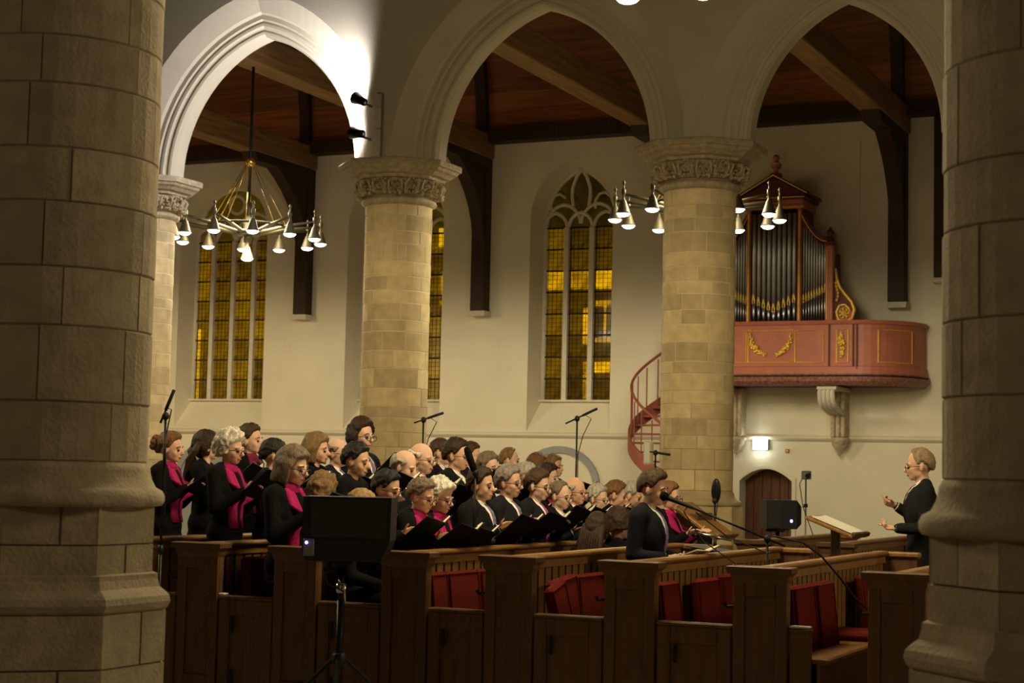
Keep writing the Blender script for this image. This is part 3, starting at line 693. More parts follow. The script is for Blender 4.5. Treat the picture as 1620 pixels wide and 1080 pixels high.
# ================================================================== ORGAN ON ITS BALCONY
def organ_balcony():
    YB = 29.85; x0, xe = -10.08, -7.20; xr = -6.22
    t = empty('organ_balcony', (0, 0, 0), 0, 'red brown organ balcony with gilt panels and rounded end', 'balcony')
    n = 12
    path = [(x0, YW-.03), (x0, YB)]+[(x0+(xe-x0)*i/4, YB) for i in range(1, 5)]+[(xe+(xr-xe)*math.sin(PI/2*i/n), YB+(YW-.03-YB)*(1-math.cos(PI/2*i/n))) for i in range(1, n+1)]
    def nrm(i):
        a = Vector(path[max(i-1, 0)]); b = Vector(path[min(i+1, len(path)-1)]); d = (b-a).normalized(); return Vector((d.y, -d.x))
    def sweep(name, prof, mt, sm=False):
        rs = []
        for i, p in enumerate(path):
            q = nrm(i); rs.append([(p[0]+q.x*o, p[1]+q.y*o, z) for o, z in prof])
        o = MB().rings(rs, True, True).build(name, mt, t, sm); recalc(o.data)
    sweep('parapet', [(-.05, 3.62), (0, 3.62), (0, 4.46), (-.05, 4.46)], 'organ_red')
    sweep('handrail', [(-.07, 4.46), (.03, 4.46), (.045, 4.49), (.03, 4.53), (-.07, 4.53)], 'organ_red')
    sweep('plinth_band', [(-.05, 3.60), (.035, 3.60), (.03, 3.72), (.0, 3.735), (-.05, 3.735)], 'organ_red')
    sweep('lower_moulding', [(-.06, 3.40), (.0, 3.40), (.07, 3.47), (.075, 3.545), (.04, 3.55), (.04, 3.57), (.06, 3.58), (.06, 3.60), (-.06, 3.60)], 'marbled')
    sweep('shadow_line', [(-.02, 3.552), (.045, 3.552), (.045, 3.568), (-.02, 3.568)], 'gap_shade')
    fl = MB(); pts = path; fl.add([(x, y, 3.42) for x, y in pts]+[(x, y, 3.5) for x, y in pts], [tuple(range(len(pts))), tuple(reversed(range(len(pts), 2*len(pts))))]).build('floor_slab', 'organ_dark', t)
    Y = YB-.006
    def frame(xa, xb, za=3.80, zb=4.36):
        MB().tube([(xa, Y, za), (xb, Y, za), (xb, Y, zb), (xa, Y, zb), (xa, Y, za)], .014, 6).build('gilt_frame', 'gilt', t)
    X = lambda px: onY(px, 540, YB).x
    for a, b in ((1143, 1181), (1184, 1255), (1258, 1303), (1324, 1342)): frame(X(a), X(b))
    for a in (1312, 1350, 1356): MB().bevbox(X(a)-.014, YB-.03, 3.60, X(a)+.014, YB, 4.46, .004).build('pilaster_edge', 'organ_dark', t)
    i0, i1 = 8, 14
    arcp = [(path[i][0]+nrm(i).x*.008, path[i][1]+nrm(i).y*.008) for i in range(i0, i1)]
    MB().tube([(x, y, 3.80) for x, y in arcp]+[(x, y, 4.36) for x, y in reversed(arcp)]+[(arcp[0][0], arcp[0][1], 3.80)], .010, 6).build('gilt_frame', 'gilt', t)
    def swag(pts, label):
        g = random.Random(5); mb = MB(); n = 16
        for k in range(n):
            u = k/(n-1); s = u*(len(pts)-1); i = min(int(s), len(pts)-2); w = s-i
            px = pts[i][0]*(1-w)+pts[i+1][0]*w; py = pts[i][1]*(1-w)+pts[i+1][1]*w
            p = onY(px, py, YB-.02); r = .018+.026*math.sin(min(1, u*1.15)*PI*.75)
            for q in range(3): mb.ell((p.x+g.uniform(-r, r)*.8, p.y+g.uniform(-.02, .01), p.z+g.uniform(-r, r)*.8), (r*.7, r*.5, r*.7), 6, 4)
        mb.build('gilt_swag', 'gilt', t, True)
    swag([(1186, 523), (1190, 545), (1197, 554), (1209, 560)], ''); swag([(1252, 523), (1248, 545), (1240, 555), (1229, 561)], ''); swag([(1332, 522), (1330, 535), (1334, 548), (1331, 562)], '')
    # stone wall shafts with pendants and a scrolled console
    for px, con in ((1326, True), (1163, False)):
        p = onY(px, 650, YW-.3); b = empty('stone_bracket', (p.x, YW, 0), 0, 'fluted stone bracket with pendant below the organ, %s' % ('right of the glowing sign' if con else 'beside the pillar'), 'bracket', 'stone brackets under the organ balcony')
        for k in range(3): MB().bevbox(-.13+k*.09, -.34, 2.52, -.05+k*.09, 0, 3.40, .02).build('shaft', 'carved_stone', b)
        MB().lathe([(.17, 2.52), (.18, 2.46), (.15, 2.44), (.14, 2.38), (.10, 2.34), (.09, 2.30), (.05, 2.27), (.05, 2.23), (.01, 2.19)], 12, Matrix.Translation((0, -.17, 0))).build('pendant', 'carved_stone', b, True)
        if con:
            for k in range(4):
                xx = -.14+k*.075
                MB().tube([(xx, -1.0, 3.37), (xx, -1.06, 3.28), (xx, -1.03, 3.16), (xx, -.9, 3.06), (xx, -.5, 2.98), (xx, -.3, 2.95)], [.037, .042, .046, .05, .05, .05], 8).build('console_flute', 'tracery_stone', b, True)
            MB().bevbox(-.19, -1.08, 3.33, .16, 0, 3.40, .012).build('console_cap', 'tracery_stone', b)
organ_balcony()

def organ_case():
    YC = 30.05; cx = -8.72; zb = 4.45
    t = empty('pipe_organ', (cx, YC, zb), 0, 'red brown pipe organ with metal pipes, gilt mouths and pediment', 'organ')
    # carcass
    dpt = .75
    MB().box(-1.0, .10, 0, 1.0, dpt, 1.35).build('case_body', 'organ_dark', t)
    MB().box(-.50, .06, 1.2, .50, dpt, 2.18).build('case_tower', 'organ_dark', t)
    MB().box(-.96, .085, .05, .96, .095, 1.6).build('pipe_backing', 'gap_shade', t)
    MB().box(-.48, .045, .05, .48, .055, 2.12).build('pipe_backing', 'gap_shade', t)
    MB().bevbox(-1.06, -.06, 0, 1.06, .12, .06, .012).build('case_sill', 'organ_red', t)
    for s in (-1, 1):
        MB().bevbox(s*.465-.035, -.05, .05, s*.465+.035, .06, 2.12, .01).build('tower_post', 'organ_red', t)
        MB().bevbox(s*.465-.012, -.062, .10, s*.465+.012, -.05, 2.05, .003).build('gilt_strip', 'gilt', t)
        MB().bevbox(s*1.0-.07, -.03, .05, s*1.0+.07, .12, 1.42, .012).build('corner_pilaster', 'organ_red', t)
        MB().tube([(s*1.0-.04, -.035, .12), (s*1.0+.04, -.035, .12), (s*1.0+.04, -.035, 1.34), (s*1.0-.04, -.035, 1.34), (s*1.0-.04, -.035, .12)], .007, 5).build('gilt_frame', 'gilt', t)
        MB().bevbox(s*1.0-.09, -.05, 1.42, s*1.0+.09, .14, 1.50, .015).build('pilaster_cap', 'organ_dark', t)
        MB().lathe([(.05, 1.50), (.07, 1.54), (.03, 1.58), (.06, 1.63), (.065, 1.67), (.03, 1.72), (.01, 1.76)], 12, Matrix.Translation((s*1.0, .04, 0))).build('urn', 'organ_dark', t, True)
        # swept top over the side flat
        A = [(s*(.50+.46*i/10), 1.50+.48*(1-i/10)**2.0) for i in range(11)]
        mb = MB(); rs = [[(x, -.03, z-.02), (x, .10, z-.02), (x, .10, z+.09), (x, -.03, z+.09)] for x, z in A]
        o = mb.rings(rs).build('swept_cornice', 'organ_dark', t); recalc(o.data)
        MB().tube([(x, -.036, z-.005) for x, z in A], .011, 6).build('gilt_moulding', 'gilt', t)
        MB().add([(s*.5, .08, 1.3)]+[(x, .08, z) for x, z in A]+[(s*.96, .08, 1.3)], [tuple(range(13))]).build('flat_back', 'organ_dark', t)
        # scroll wing
        sp = [(s*(1.10), 1.02), (s*1.12, .86), (s*1.17, .70), (s*1.27, .56), (s*1.39, .42), (s*1.44, .28), (s*1.40, .13), (s*1.28, .07), (s*1.15, .12), (s*1.12, .25), (s*1.17, .36), (s*1.27, .38), (s*1.35, .30), (s*1.34, .19)]
        MB().tube([(x, .03, z) for x, z in sp], [.02, .025, .028, .03, .032, .032, .03, .03, .028, .026, .024, .022, .02, .016], 8).build('scroll', 'gilt', t, True)
        MB().lathe([(.0, -.02), (.13, -.02), (.13, .02), (.0, .02)], 18, Matrix.Translation((s*1.26, .06, .22)) @ Matrix.Rotation(PI/2, 4, 'X')).build('rosette_disc', 'organ_red', t)
        g = random.Random(9); mb = MB()
        for k in range(14):
            a = 2*PI*k/7; r = .035 if k < 7 else .075
            mb.ell((s*1.26+r*math.cos(a), .02, .22+r*math.sin(a)), (.026, .02, .026), 6, 4)
        mb.ell((s*1.26, .01, .22), (.025, .025, .025), 6, 4)
        mb.build('rosette', 'gilt', t, True)
        mb = MB()
        for k in range(7): mb.ell((s*(1.13+.02*math.sin(k)), .02, .46+k*.06), (.03, .02, .035), 6, 4)
        mb.build('leaf_spray', 'gilt', t, True)
        MB().add([(s*1.07, .06, .05), (s*1.42, .06, .05), (s*1.42, .06, .35), (s*1.2, .06, .62), (s*1.07, .06, 1.0)], [(0,1,2,3,4)]).build('wing_board', 'organ_dark', t)
    # entablature and pediment
    MB().bevbox(-.54, -.08, 2.10, .54, dpt, 2.18, .012).build('architrave', 'organ_red', t)
    MB().bevbox(-.55, -.088, 2.115, .55, -.08, 2.14, .004).build('gilt_moulding', 'gilt', t)
    MB().bevbox(-.60, -.13, 2.27, .60, dpt+.05, 2.33, .015).build('cornice', 'organ_dark', t)
    MB().bevbox(-.53, -.07, 2.18, .53, dpt, 2.27, .01).build('frieze', 'organ_red', t)
    MB().bevbox(-.57, -.139, 2.285, .57, -.129, 2.305, .004).build('gilt_moulding', 'gilt', t)
    MB().prism([(-.60, 2.33), (.60, 2.33), (0, 2.66)], -.09, dpt).build('pediment', 'organ_dark', t)
    for s in (-1, 1):
        MB().prism([(s*.64, 2.33), (s*.64, 2.38), (0, 2.74), (0, 2.67)][::s], -.14, dpt+.03).build('raking_cornice', 'organ_dark', t)
        MB().tube([(s*.62, -.142, 2.355), (0, -.142, 2.705)], .013, 6).build('gilt_moulding', 'gilt', t)
    MB().lathe([(.11, 2.70), (.11, 2.76), (.05, 2.78), (.04, 2.82), (.085, 2.86), (.10, 2.92), (.06, 2.97), (.035, 3.0), (.06, 3.03), (.055, 3.07), (.02, 3.10)], 14, Matrix.Translation((0, .05, 0))).build('urn', 'organ_red', t, True)
    MB().lathe([(.101, 2.915), (.103, 2.93), (.101, 2.945)], 14, Matrix.Translation((0, .05, 0)), caps=False).build('gilt_band', 'gilt', t)
    # pipes: foot, mouth, body
    def pipe(x, r, zm, zt, y):
        p = MB().lathe([(r, zm), (r, zt), (r*.9, zt+.004)], 12, Matrix.Translation((x, y, 0))).build('pipe', 'pipe_metal', t, True)
        MB().lathe([(r*.28, .06), (r, zm)], 12, Matrix.Translation((x, y, 0))).build('pipe_foot', 'pipe_metal', p, True)
        MB().add([(x-r*.62, y-r*.86, zm-.045), (x+r*.62, y-r*.86, zm-.045), (x+r*.66, y-r*.93, zm+.02), (x+r*.30, y-r*1.06, zm+.10), (x, y-r*1.08, zm+.125), (x-r*.30, y-r*1.06, zm+.10), (x-r*.66, y-r*.93, zm+.02)], [(0,1,2,3,4,5,6)]).build('pipe_mouth', 'gilt', p)
    for k in range(-4, 5):
        x = k*.092; pipe(x, .041 if k else .044, .30+.043*abs(k)*.95, 2.02, -.005)
    for s in (-1, 1):
        for k in range(9):
            x = s*(.525+k*.048); zt = 1.44+.48*(1-(abs(x)-.50)/.46)**2.0
            pipe(x, .0205, .46+k*.022, zt, .045)
organ_case()

# ---- spiral stair behind the right pillar
def stair():
    cx, cy, r = -10.74, 29.95, .60
    t = empty('spiral_stair', (cx, cy, 0), 0, 'red brown spiral stair with slim balusters behind the right pillar', 'stair')
    MB().tube([(0, 0, 0), (0, 0, 4.5)], .05, 12).build('newel', 'stair_red', t, True)
    n = 20; z0, z1 = .17, 3.5; a0, tot = R(134), R(-430)
    A = lambda u: a0+tot*u
    for i in range(n):
        u0, u1 = i/n, (i+1.15)/n; z = z0+(z1-z0)*i/n
        p = [(0.05*math.cos(A(u0)), .05*math.sin(A(u0))), (r*math.cos(A(u0)), r*math.sin(A(u0))), (r*math.cos(A((u0+u1)/2)), r*math.sin(A((u0+u1)/2))), (r*math.cos(A(u1)), r*math.sin(A(u1))), (.05*math.cos(A(u1)), .05*math.sin(A(u1)))]
        o = MB().rings([[(x, y, z) for x, y in p], [(x, y, z+.035) for x, y in p]]).build('tread', 'stair_red', t); recalc(o.data)
        a = A(u0+.02)
        if i > 0: MB().tube([((r-.02)*math.cos(a), (r-.02)*math.sin(a), z), ((r-.02)*math.cos(a), (r-.02)*math.sin(a), z+.92)], .012, 6).build('baluster', 'stair_red', t)
    m = 60
    for nm, dz, rr in (('handrail', .92, .026), ):
        MB().tube([((r-.02)*math.cos(A(i/m)), (r-.02)*math.sin(A(i/m)), z0+(z1-z0)*i/m+dz) for i in range(m+1)], rr, 8).build(nm, 'stair_red', t, True)
    rs = [[(q*math.cos(A(i/m)), q*math.sin(A(i/m)), z0+(z1-z0)*i/m+dz) for q, dz in ((r, -.18), (r+.03, -.18), (r+.03, .12), (r, .12))] for i in range(m+1)]
    o = MB().rings(rs).build('stringer', 'stair_red', t); recalc(o.data)
stair()

# ---- small things on the aisle wall
p = onY(1205, 703, YW)
t = empty('exit_sign', (p.x, YW, p.z), 0, 'glowing white sign above the arched door', 'sign')
MB().bevbox(-.15, -.09, -.10, .15, 0, .10, .015).build('box', 'grey_metal', t); MB().bevbox(-.14, -.11, -.09, .14, -.088, .09, .008).build('panel', 'exit_white', t)
l = bpy.data.lights.new('sign_light', 'AREA'); l.energy = 2.5; l.size = .25; l.color = (.9, 1, .95); o = bpy.data.objects.new('sign_light', l); COL.objects.link(o); o.location = (p.x, YW-.14, p.z); o.rotation_euler = (R(90), 0, 0)
p = onY(1246, 713, YW)
t = empty('fire_call_point', (p.x, YW, p.z), 0, 'small brown switch box on the wall right of the glowing sign', 'switch'); MB().bevbox(-.035, -.04, -.035, .035, 0, .035, .006).build('box', 'organ_red', t); MB().bevbox(-.018, -.046, -.018, .018, -.038, .018, .003).build('button', 'cream_box', t)
p = onY(1045, 717, YF-.4)
t = empty('column_loudspeaker', (PX[2]-.50, YF-.30, p.z), 0, 'slim cream column loudspeaker on the left flank of the right pillar', 'loudspeaker'); MB().bevbox(-.05, -.05, -.14, .05, .05, .15, .012).build('cabinet', 'cream_box', t); MB().bevbox(-.035, -.056, -.12, .035, -.048, .13, .004).build('front_cloth', 'white_paper', t)
p = onY(1475, 400, YW)

# ================================================================== PEOPLE
from mathutils.bvhtree import BVHTree
def remesh(mb, name, mats, voxel, it=4):
    me = mb.mesh('tmp', mats); o = bpy.data.objects.new('tmp', me); COL.objects.link(o)
    md = o.modifiers.new('r', 'REMESH'); md.mode = 'VOXEL'; md.voxel_size = voxel; md.use_smooth_shade = True
    ms = o.modifiers.new('s', 'SMOOTH'); ms.factor = .5; ms.iterations = it
    dg = bpy.context.evaluated_depsgraph_get(); dg.update()
    out = bpy.data.meshes.new_from_object(o.evaluated_get(dg)); out.name = name
    bpy.data.objects.remove(o, do_unlink=True); bpy.data.meshes.remove(me)
    return out
HS = 1.07
NECK = Vector((-.015, 0, 1.49))
def head_T(pitch, yaw): return Matrix.Translation(NECK-Vector((0, 0, .03))) @ Matrix.Rotation(yaw, 4, 'Z') @ Matrix.Rotation(pitch, 4, 'Y') @ Matrix.Scale(HS, 4) @ Matrix.Translation(-NECK)
def rot_about(v, axis, ang): return Matrix.Rotation(ang, 3, axis) @ v
def hand(mb, Wp, d, n, side, curls=(.35,)*4, spread=.10, thumb=.5, sc=1.0):
    Wp = Vector(Wp); d = Vector(d).normalized(); n = Vector(n); n = (n-d*n.dot(d)).normalized(); lat = n.cross(d)*side    # towards the thumb
    K = []
    for i, (off, ln) in enumerate(((.031, .074), (.011, .083), (-.010, .076), (-.029, .060))):
        k = Wp+(d*(.088-.004*abs(i-1))+lat*off)*sc; K.append((k, ln*sc))
        mb.cap(Wp+lat*off*.55*sc, k, .015*sc, .0125*sc, 8)
    mb.cap(Wp+lat*.02*sc+d*.02*sc, Wp+lat*.026*sc+d*.05*sc+n*.006, .017*sc, .014*sc, 8)
    for i, (k, ln) in enumerate(K):
        dd = (d+lat*spread*(1.2-.8*i)).normalized(); ax = n.cross(dd)*-1
        p = k; c = curls[i]
        for q, fr in enumerate((.48, .30, .24)):
            dd = rot_about(dd, ax, -c*(1.0 if q else .8)) if True else dd
            e = p+dd*ln*fr; mb.cap(p, e, (.0098-.0008*q)*sc, (.0092-.0008*q)*sc, 8); p = e
    b = Wp+(d*.032+lat*.030)*sc; t1 = (d*.55+lat*.75+n*thumb*.4).normalized(); e = b+t1*.042*sc
    mb.cap(b, e, .0125*sc, .0105*sc, 8); t2 = (d*.85+lat*(.35-thumb*.3)+n*thumb*.7).normalized(); mb.cap(e, e+t2*.032*sc, .0105*sc, .009*sc, 8)
POSES = {}
def pose(kind, sex, pitch, yaw):
    key = (kind, sex, pitch, yaw)
    if key in POSES: return POSES[key]
    S = MB(); C = MB(); H = head_T(pitch, yaw)
    f = sex == 'f'
    # head
    S.ell((-.012, 0, 1.652), (.097, .076, .096), 16, 12, H); S.ell((.028, 0, 1.602), (.066, .060, .086), 14, 10, H)
    S.ell((.022, 0, 1.570), (.064, .057 if f else .061, .052), 12, 8, H); S.ell((.060, 0, 1.543), (.032, .030, .026), 10, 8, H)
    S.cap((.088, 0, 1.632), (.114, 0, 1.597), .0085, .0125, 8, H); S.ell((.104, 0, 1.591), (.015, .017, .010), 8, 6, H)
    for s in (-1, 1):
        S.ell((.076, s*.028, 1.640), (.020, .026, .010), 8, 6, H); S.ell((.052, s*.034, 1.592), (.030, .025, .034), 8, 6, H)
        S.ell((-.008, s*.076, 1.607), (.018, .011, .032), 8, 8, H)
    S.ell((.087, 0, 1.567), (.013, .023, .0065), 8, 6, H); S.ell((.085, 0, 1.555), (.012, .020, .007), 8, 6, H)
    nt = H @ Vector((-.004, 0, 1.57))
    S.cap((-.020, 0, 1.40), tuple(nt), .060 if not f else .052, .052 if not f else .046, 12)
    # trunk and legs
    k = .93 if f else 1
    seated = kind == 'seated'
    trunk = [((0, 0, 1.25), (.128*k, .186*k, .21)), ((.0, 0, 1.06), (.108*k, .150*k, .20)), ((-.005, 0, .93), (.122, .170, .15))]
    if f: trunk.append(((.055, 0, 1.24), (.095, .145, .095)))
    sh = .208*k
    for c, r in trunk: S.ell(c, (r[0]*.93, r[1]*.93, r[2]*.96), 14, 10); C.ell(c, (r[0]+.014, r[1]+.018, r[2]), 16, 12)
    S.cap((-.015, -sh+.04, 1.395), (-.015, sh-.04, 1.395), .055, .055); C.cap((-.02, -sh+.03, 1.392), (-.02, sh-.03, 1.392), .082, .080, 12)
    C.cap((-.03, -.09, 1.43), (-.03, .09, 1.43), .055, .055, 12); S.ell((-.02, 0, 1.43), (.05, .09, .05), 10, 8)
    for s in (-1, 1): C.cap((-.03, s*.05, 1.452), (-.02, s*.18, 1.405), .052, .064, 10)
    if seated:
        for s in (-1, 1):
            hp, kn, an = (0, s*.09, .93), (.42, s*.11, .93), (.42, s*.11, .50)
            S.cap(hp, kn, .075, .055); S.cap(kn, an, .05, .038); C.cap(hp, kn, .10, .085); C.cap(kn, an, .085, .08)
    else:
        for s in (-1, 1):
            hp, kn, an = (0, s*.088, .92), (.012, s*.092, .50), (-.012, s*.096, .09)
            S.cap(hp, kn, .078, .055); S.cap(kn, an, .052, .036)
            if not f: C.cap(hp, kn, .100, .078); C.cap(kn, an, .075, .066)
            S.cap(an, (.11, s*.105, .03), .032, .022)
        if f:
            for i in range(7): z = .95-.13*i; C.ell((0, 0, z), (.135+.012*i, .17+.012*i, .12), 16, 8)
        else: C.ell((0, 0, .87), (.128, .185, .14), 14, 10)
    # arms
    U = Vector((0, 0, 1))
    if kind == 'folder': A = {s: ((-.015, s*sh, 1.385), (.035, s*(sh+.06), 1.13), (.235, s*.135, 1.27), (.85, -s*.18, .45), (-.2, -s*.25, 1), (.45,)*4) for s in (-1, 1)}
    elif kind == 'seated': A = {s: ((-.015, s*sh, 1.385), (.04, s*(sh+.04), 1.10), (.27, s*.12, 1.03), (1, -s*.1, 0), (0, 0, -1), (.3,)*4) for s in (-1, 1)}
    elif kind == 'reader': A = {-1: ((-.015, -sh, 1.385), (-.03, -sh-.05, 1.11), (.20, -.19, 1.10), (1, .12, -.05), (.1, .5, -.75), (.55, .6, .65, .6)),
                                1: ((-.015, sh, 1.385), (-.01, sh+.05, 1.11), (.22, .10, 1.09), (.95, -.15, .1), (0, -.4, .9), (.5,)*4)}
    elif kind == 'conductor': A = {-1: ((-.015, -sh, 1.385), (-.03, -sh-.05, 1.13), (.20, -.20, 1.27), (.86, .0, .30), (.35, .55, -.6), (.95, 1.0, 1.05, 1.0)),
                                   1: ((-.015, sh, 1.385), (-.03, sh+.04, 1.10), (.20, .22, 1.10), (1, .05, .08), (0, -.35, -.95), (.06, .85, 1.0, 1.1))}
    for s, (a, e, w, d, n, cu) in A.items():
        S.cap(a, e, .048, .040); S.cap(e, w, .040, .026)
        w0 = Vector(e).lerp(Vector(w), .93)
        C.cap(a, e, .070 if not f else .062, .056, 12); C.cap(e, w0, .056, .044, 12)
        if kind == 'conductor' and s == -1: cu = (.30, 1.0, 1.05, 1.0)
        hand(S, w, d, n, s if kind != 'reader' or s == 1 else s, cu, thumb=.5)
    skin = remesh(S, 'body', 'skin', .0085, 3); cloth = remesh(C, 'clothes', 'suit_black', .013, 5)
    vs = [v.co.copy() for v in cloth.vertices]; bv = BVHTree.FromPolygons(vs, [tuple(p.vertices) for p in cloth.polygons])
    POSES[key] = (skin, cloth, bv, H, A); return POSES[key]
def front(bv, y, z, off):
    h = bv.ray_cast(Vector((1.0, y, z)), Vector((-1, 0, 0)))
    return (h[0].x+off if h[0] else .10, y, z)
def strip(bv, name, rows, off, mt, parent, thick=.012):       # rows: list of (list of y, z)
    n = len(rows[0][0]); mb = MB(); F = [[front(bv, y, z, off) for y in ys] for ys, z in rows]
    B = [[(p[0]-thick-.02, p[1], p[2]) for p in r] for r in F]
    vs = [p for r in F for p in r]+[p for r in B for p in r]; k = len(F)*n; fs = []
    for i in range(len(F)-1):
        for j in range(n-1): q = i*n+j; fs.append((q, q+1, q+n+1, q+n)); fs.append((k+q+n, k+q+n+1, k+q+1, k+q))
        fs.append((i*n, (i+1)*n, k+(i+1)*n, k+i*n)); fs.append((i*n+n-1, k+i*n+n-1, k+(i+1)*n+n-1, (i+1)*n+n-1))
    fs.append(tuple(list(range(n))[::-1]+[k+j for j in range(n)])); fs.append(tuple([k-n+j for j in range(n)]+[2*k-1-j for j in range(n)]))
    return mb.add(vs, fs).build(name, mt, parent, True)

def smooth(a, b, x): t = max(0, min(1, (x-a)/(b-a))); return t*t*(3-2*t)
def hair_mesh(style, color, seed, H):
    # closed shell around the cranium; where there is no hair it dips under the skin
    c = Vector((-.008, 0, 1.642)); rad = (.108, .083, .113); nu, nv = 56, 34
    T = dict(short=(.13, .09), curly=(.30, .24), bob=(.20, .20), long=(.14, .13), bald=(.05, .10), crop=(.06, .045), bun=(.16, .12), quiff=(.12, .07), thick=(.24, .20))[style]
    amp, frq = dict(short=(.007, 44), curly=(.016, 34), bob=(.005, 22), long=(.006, 20), bald=(.004, 40), crop=(.004, 50), bun=(.008, 30), quiff=(.004, 50), thick=(.010, 30))[style]
    vs = []
    for i in range(nv+1):
        e = -PI/2+PI*i/nv
        for j in range(nu):
            ph = 2*PI*j/nu; a = math.degrees(ph); a = abs(a if a <= 180 else a-360); ed = math.degrees(e)
            if style in ('bob', 'long', 'thick', 'curly'): back = dict(bob=-75, long=-80, thick=-40, curly=-48)[style]; side0 = dict(bob=58, long=72, thick=70, curly=66)[style]
            else: back = -38; side0 = 74
            fr = 60 if style == 'crop' else 44 if style not in ('bob', 'curly') else 36
            if a < 42: hl = fr-8*(a/42)
            elif a < side0: hl = (fr-8)+(-6-(fr-8))*(a-42)/(side0-42)
            elif a < 112: hl = (-6+(14 if style in ('short', 'crop', 'quiff', 'bald', 'bun') and 84 < a < 106 else 0)) if style not in ('bob', 'long', 'curly', 'thick') else back*.75
            else: hl = (-6 if style not in ('bob', 'long', 'curly', 'thick') else back*.75)+(back-(-6 if style not in ('bob', 'long', 'curly', 'thick') else back*.75))*smooth(112, 150, a)
            mk = smooth(hl-5, hl+4, ed)
            if style == 'bald': mk *= 1-smooth(22, 40, ed+ (0 if a > 120 else 6))
            d = Vector((math.cos(e)*math.cos(ph), math.cos(e)*math.sin(ph), math.sin(e)))
            base = 1/math.sqrt((d.x/rad[0])**2+(d.y/rad[1])**2+(d.z/rad[2])**2)
            t = T[1]+(T[0]-T[1])*smooth(0, 60, ed)
            if style == 'quiff' and a < 60: t += .09*smooth(30, 60, ed)*(1-smooth(75, 90, ed))
            r = base*(1+t)
            if style in ('bob', 'thick') and ed < 30 and a > 44:
                wd = .122 if style == 'bob' else .112; Lh = .128 if style == 'bob' else .10
                r2 = min(wd/max(.2, math.cos(e)), Lh/max(.05, -math.sin(e)) if e < 0 else 9); r += (max(r, r2)-r)*(1-smooth(-12, 30, ed))*smooth(44, 62, a)
            nz = noise.noise(d*frq*.12+Vector((seed*3.1, 0, 0)))*amp*1.3+noise.noise(d*frq*.33+Vector((0, seed*1.7, 0)))*amp*.9
            r += nz*mk
            q = c+d*(base*.80+(r-base*.80)*mk)
            vs.append(H @ q)
    fs = [(i*nu+j, i*nu+(j+1) % nu, (i+1)*nu+(j+1) % nu, (i+1)*nu+j) for i in range(nv) for j in range(nu)]
    mb = MB().add(vs, fs)
    if style == 'long':
        g = random.Random(seed)
        for k in range(9):
            y = -.085+.021*k
            pts = [(-.075, y*.8, 1.66), (-.115, y*.95, 1.58), (-.135, y*1.05, 1.48), (-.15+g.uniform(-.01, .01), y*1.1, 1.36), (-.155, y*1.1+g.uniform(-.01, .01), 1.24), (-.145, y*1.05, 1.14)]
            mb.tube([H @ Vector(p) if p[2] > 1.5 else Vector(p) for p in pts], [.026, .03, .03, .028, .022, .008], 8)
    if style == 'bun':
        g = random.Random(seed)
        for k in range(10): mb.ell((-.135+g.uniform(-.02, .02), g.uniform(-.03, .03), 1.66+g.uniform(-.035, .035)), (.034, .034, .034), 8, 6, H)
    return mb.mesh('hair', 'hair_'+color, True)

def make_folder(W, key, lean, zc=1.34):
    # open ring folder: two covers hinged at the spine, cream pages inside
    t = empty('music_folder', (0, 0, 0), 0, 'music folder of '+key, 'folder', 'choir music folders')
    t.matrix_world = W @ Matrix.Translation((.40, 0, zc)) @ Matrix.Rotation(-lean, 4, 'Y')
    for s in (-1, 1):
        Tt = Matrix.Rotation(s*.28, 4, 'X')
        MB().box(-.155, 0 if s > 0 else -.235, -.004, .155, .235 if s > 0 else 0, .004, Tt).build('cover', 'folder_black', t)
        MB().box(-.140, .006 if s > 0 else -.215, .004, .145, .215 if s > 0 else -.006, .014, Tt).build('pages', 'paper', t)
    MB().tube([(-.155, 0, -.004), (.155, 0, -.004)], .010, 6).build('spine', 'folder_black', t)
    return t

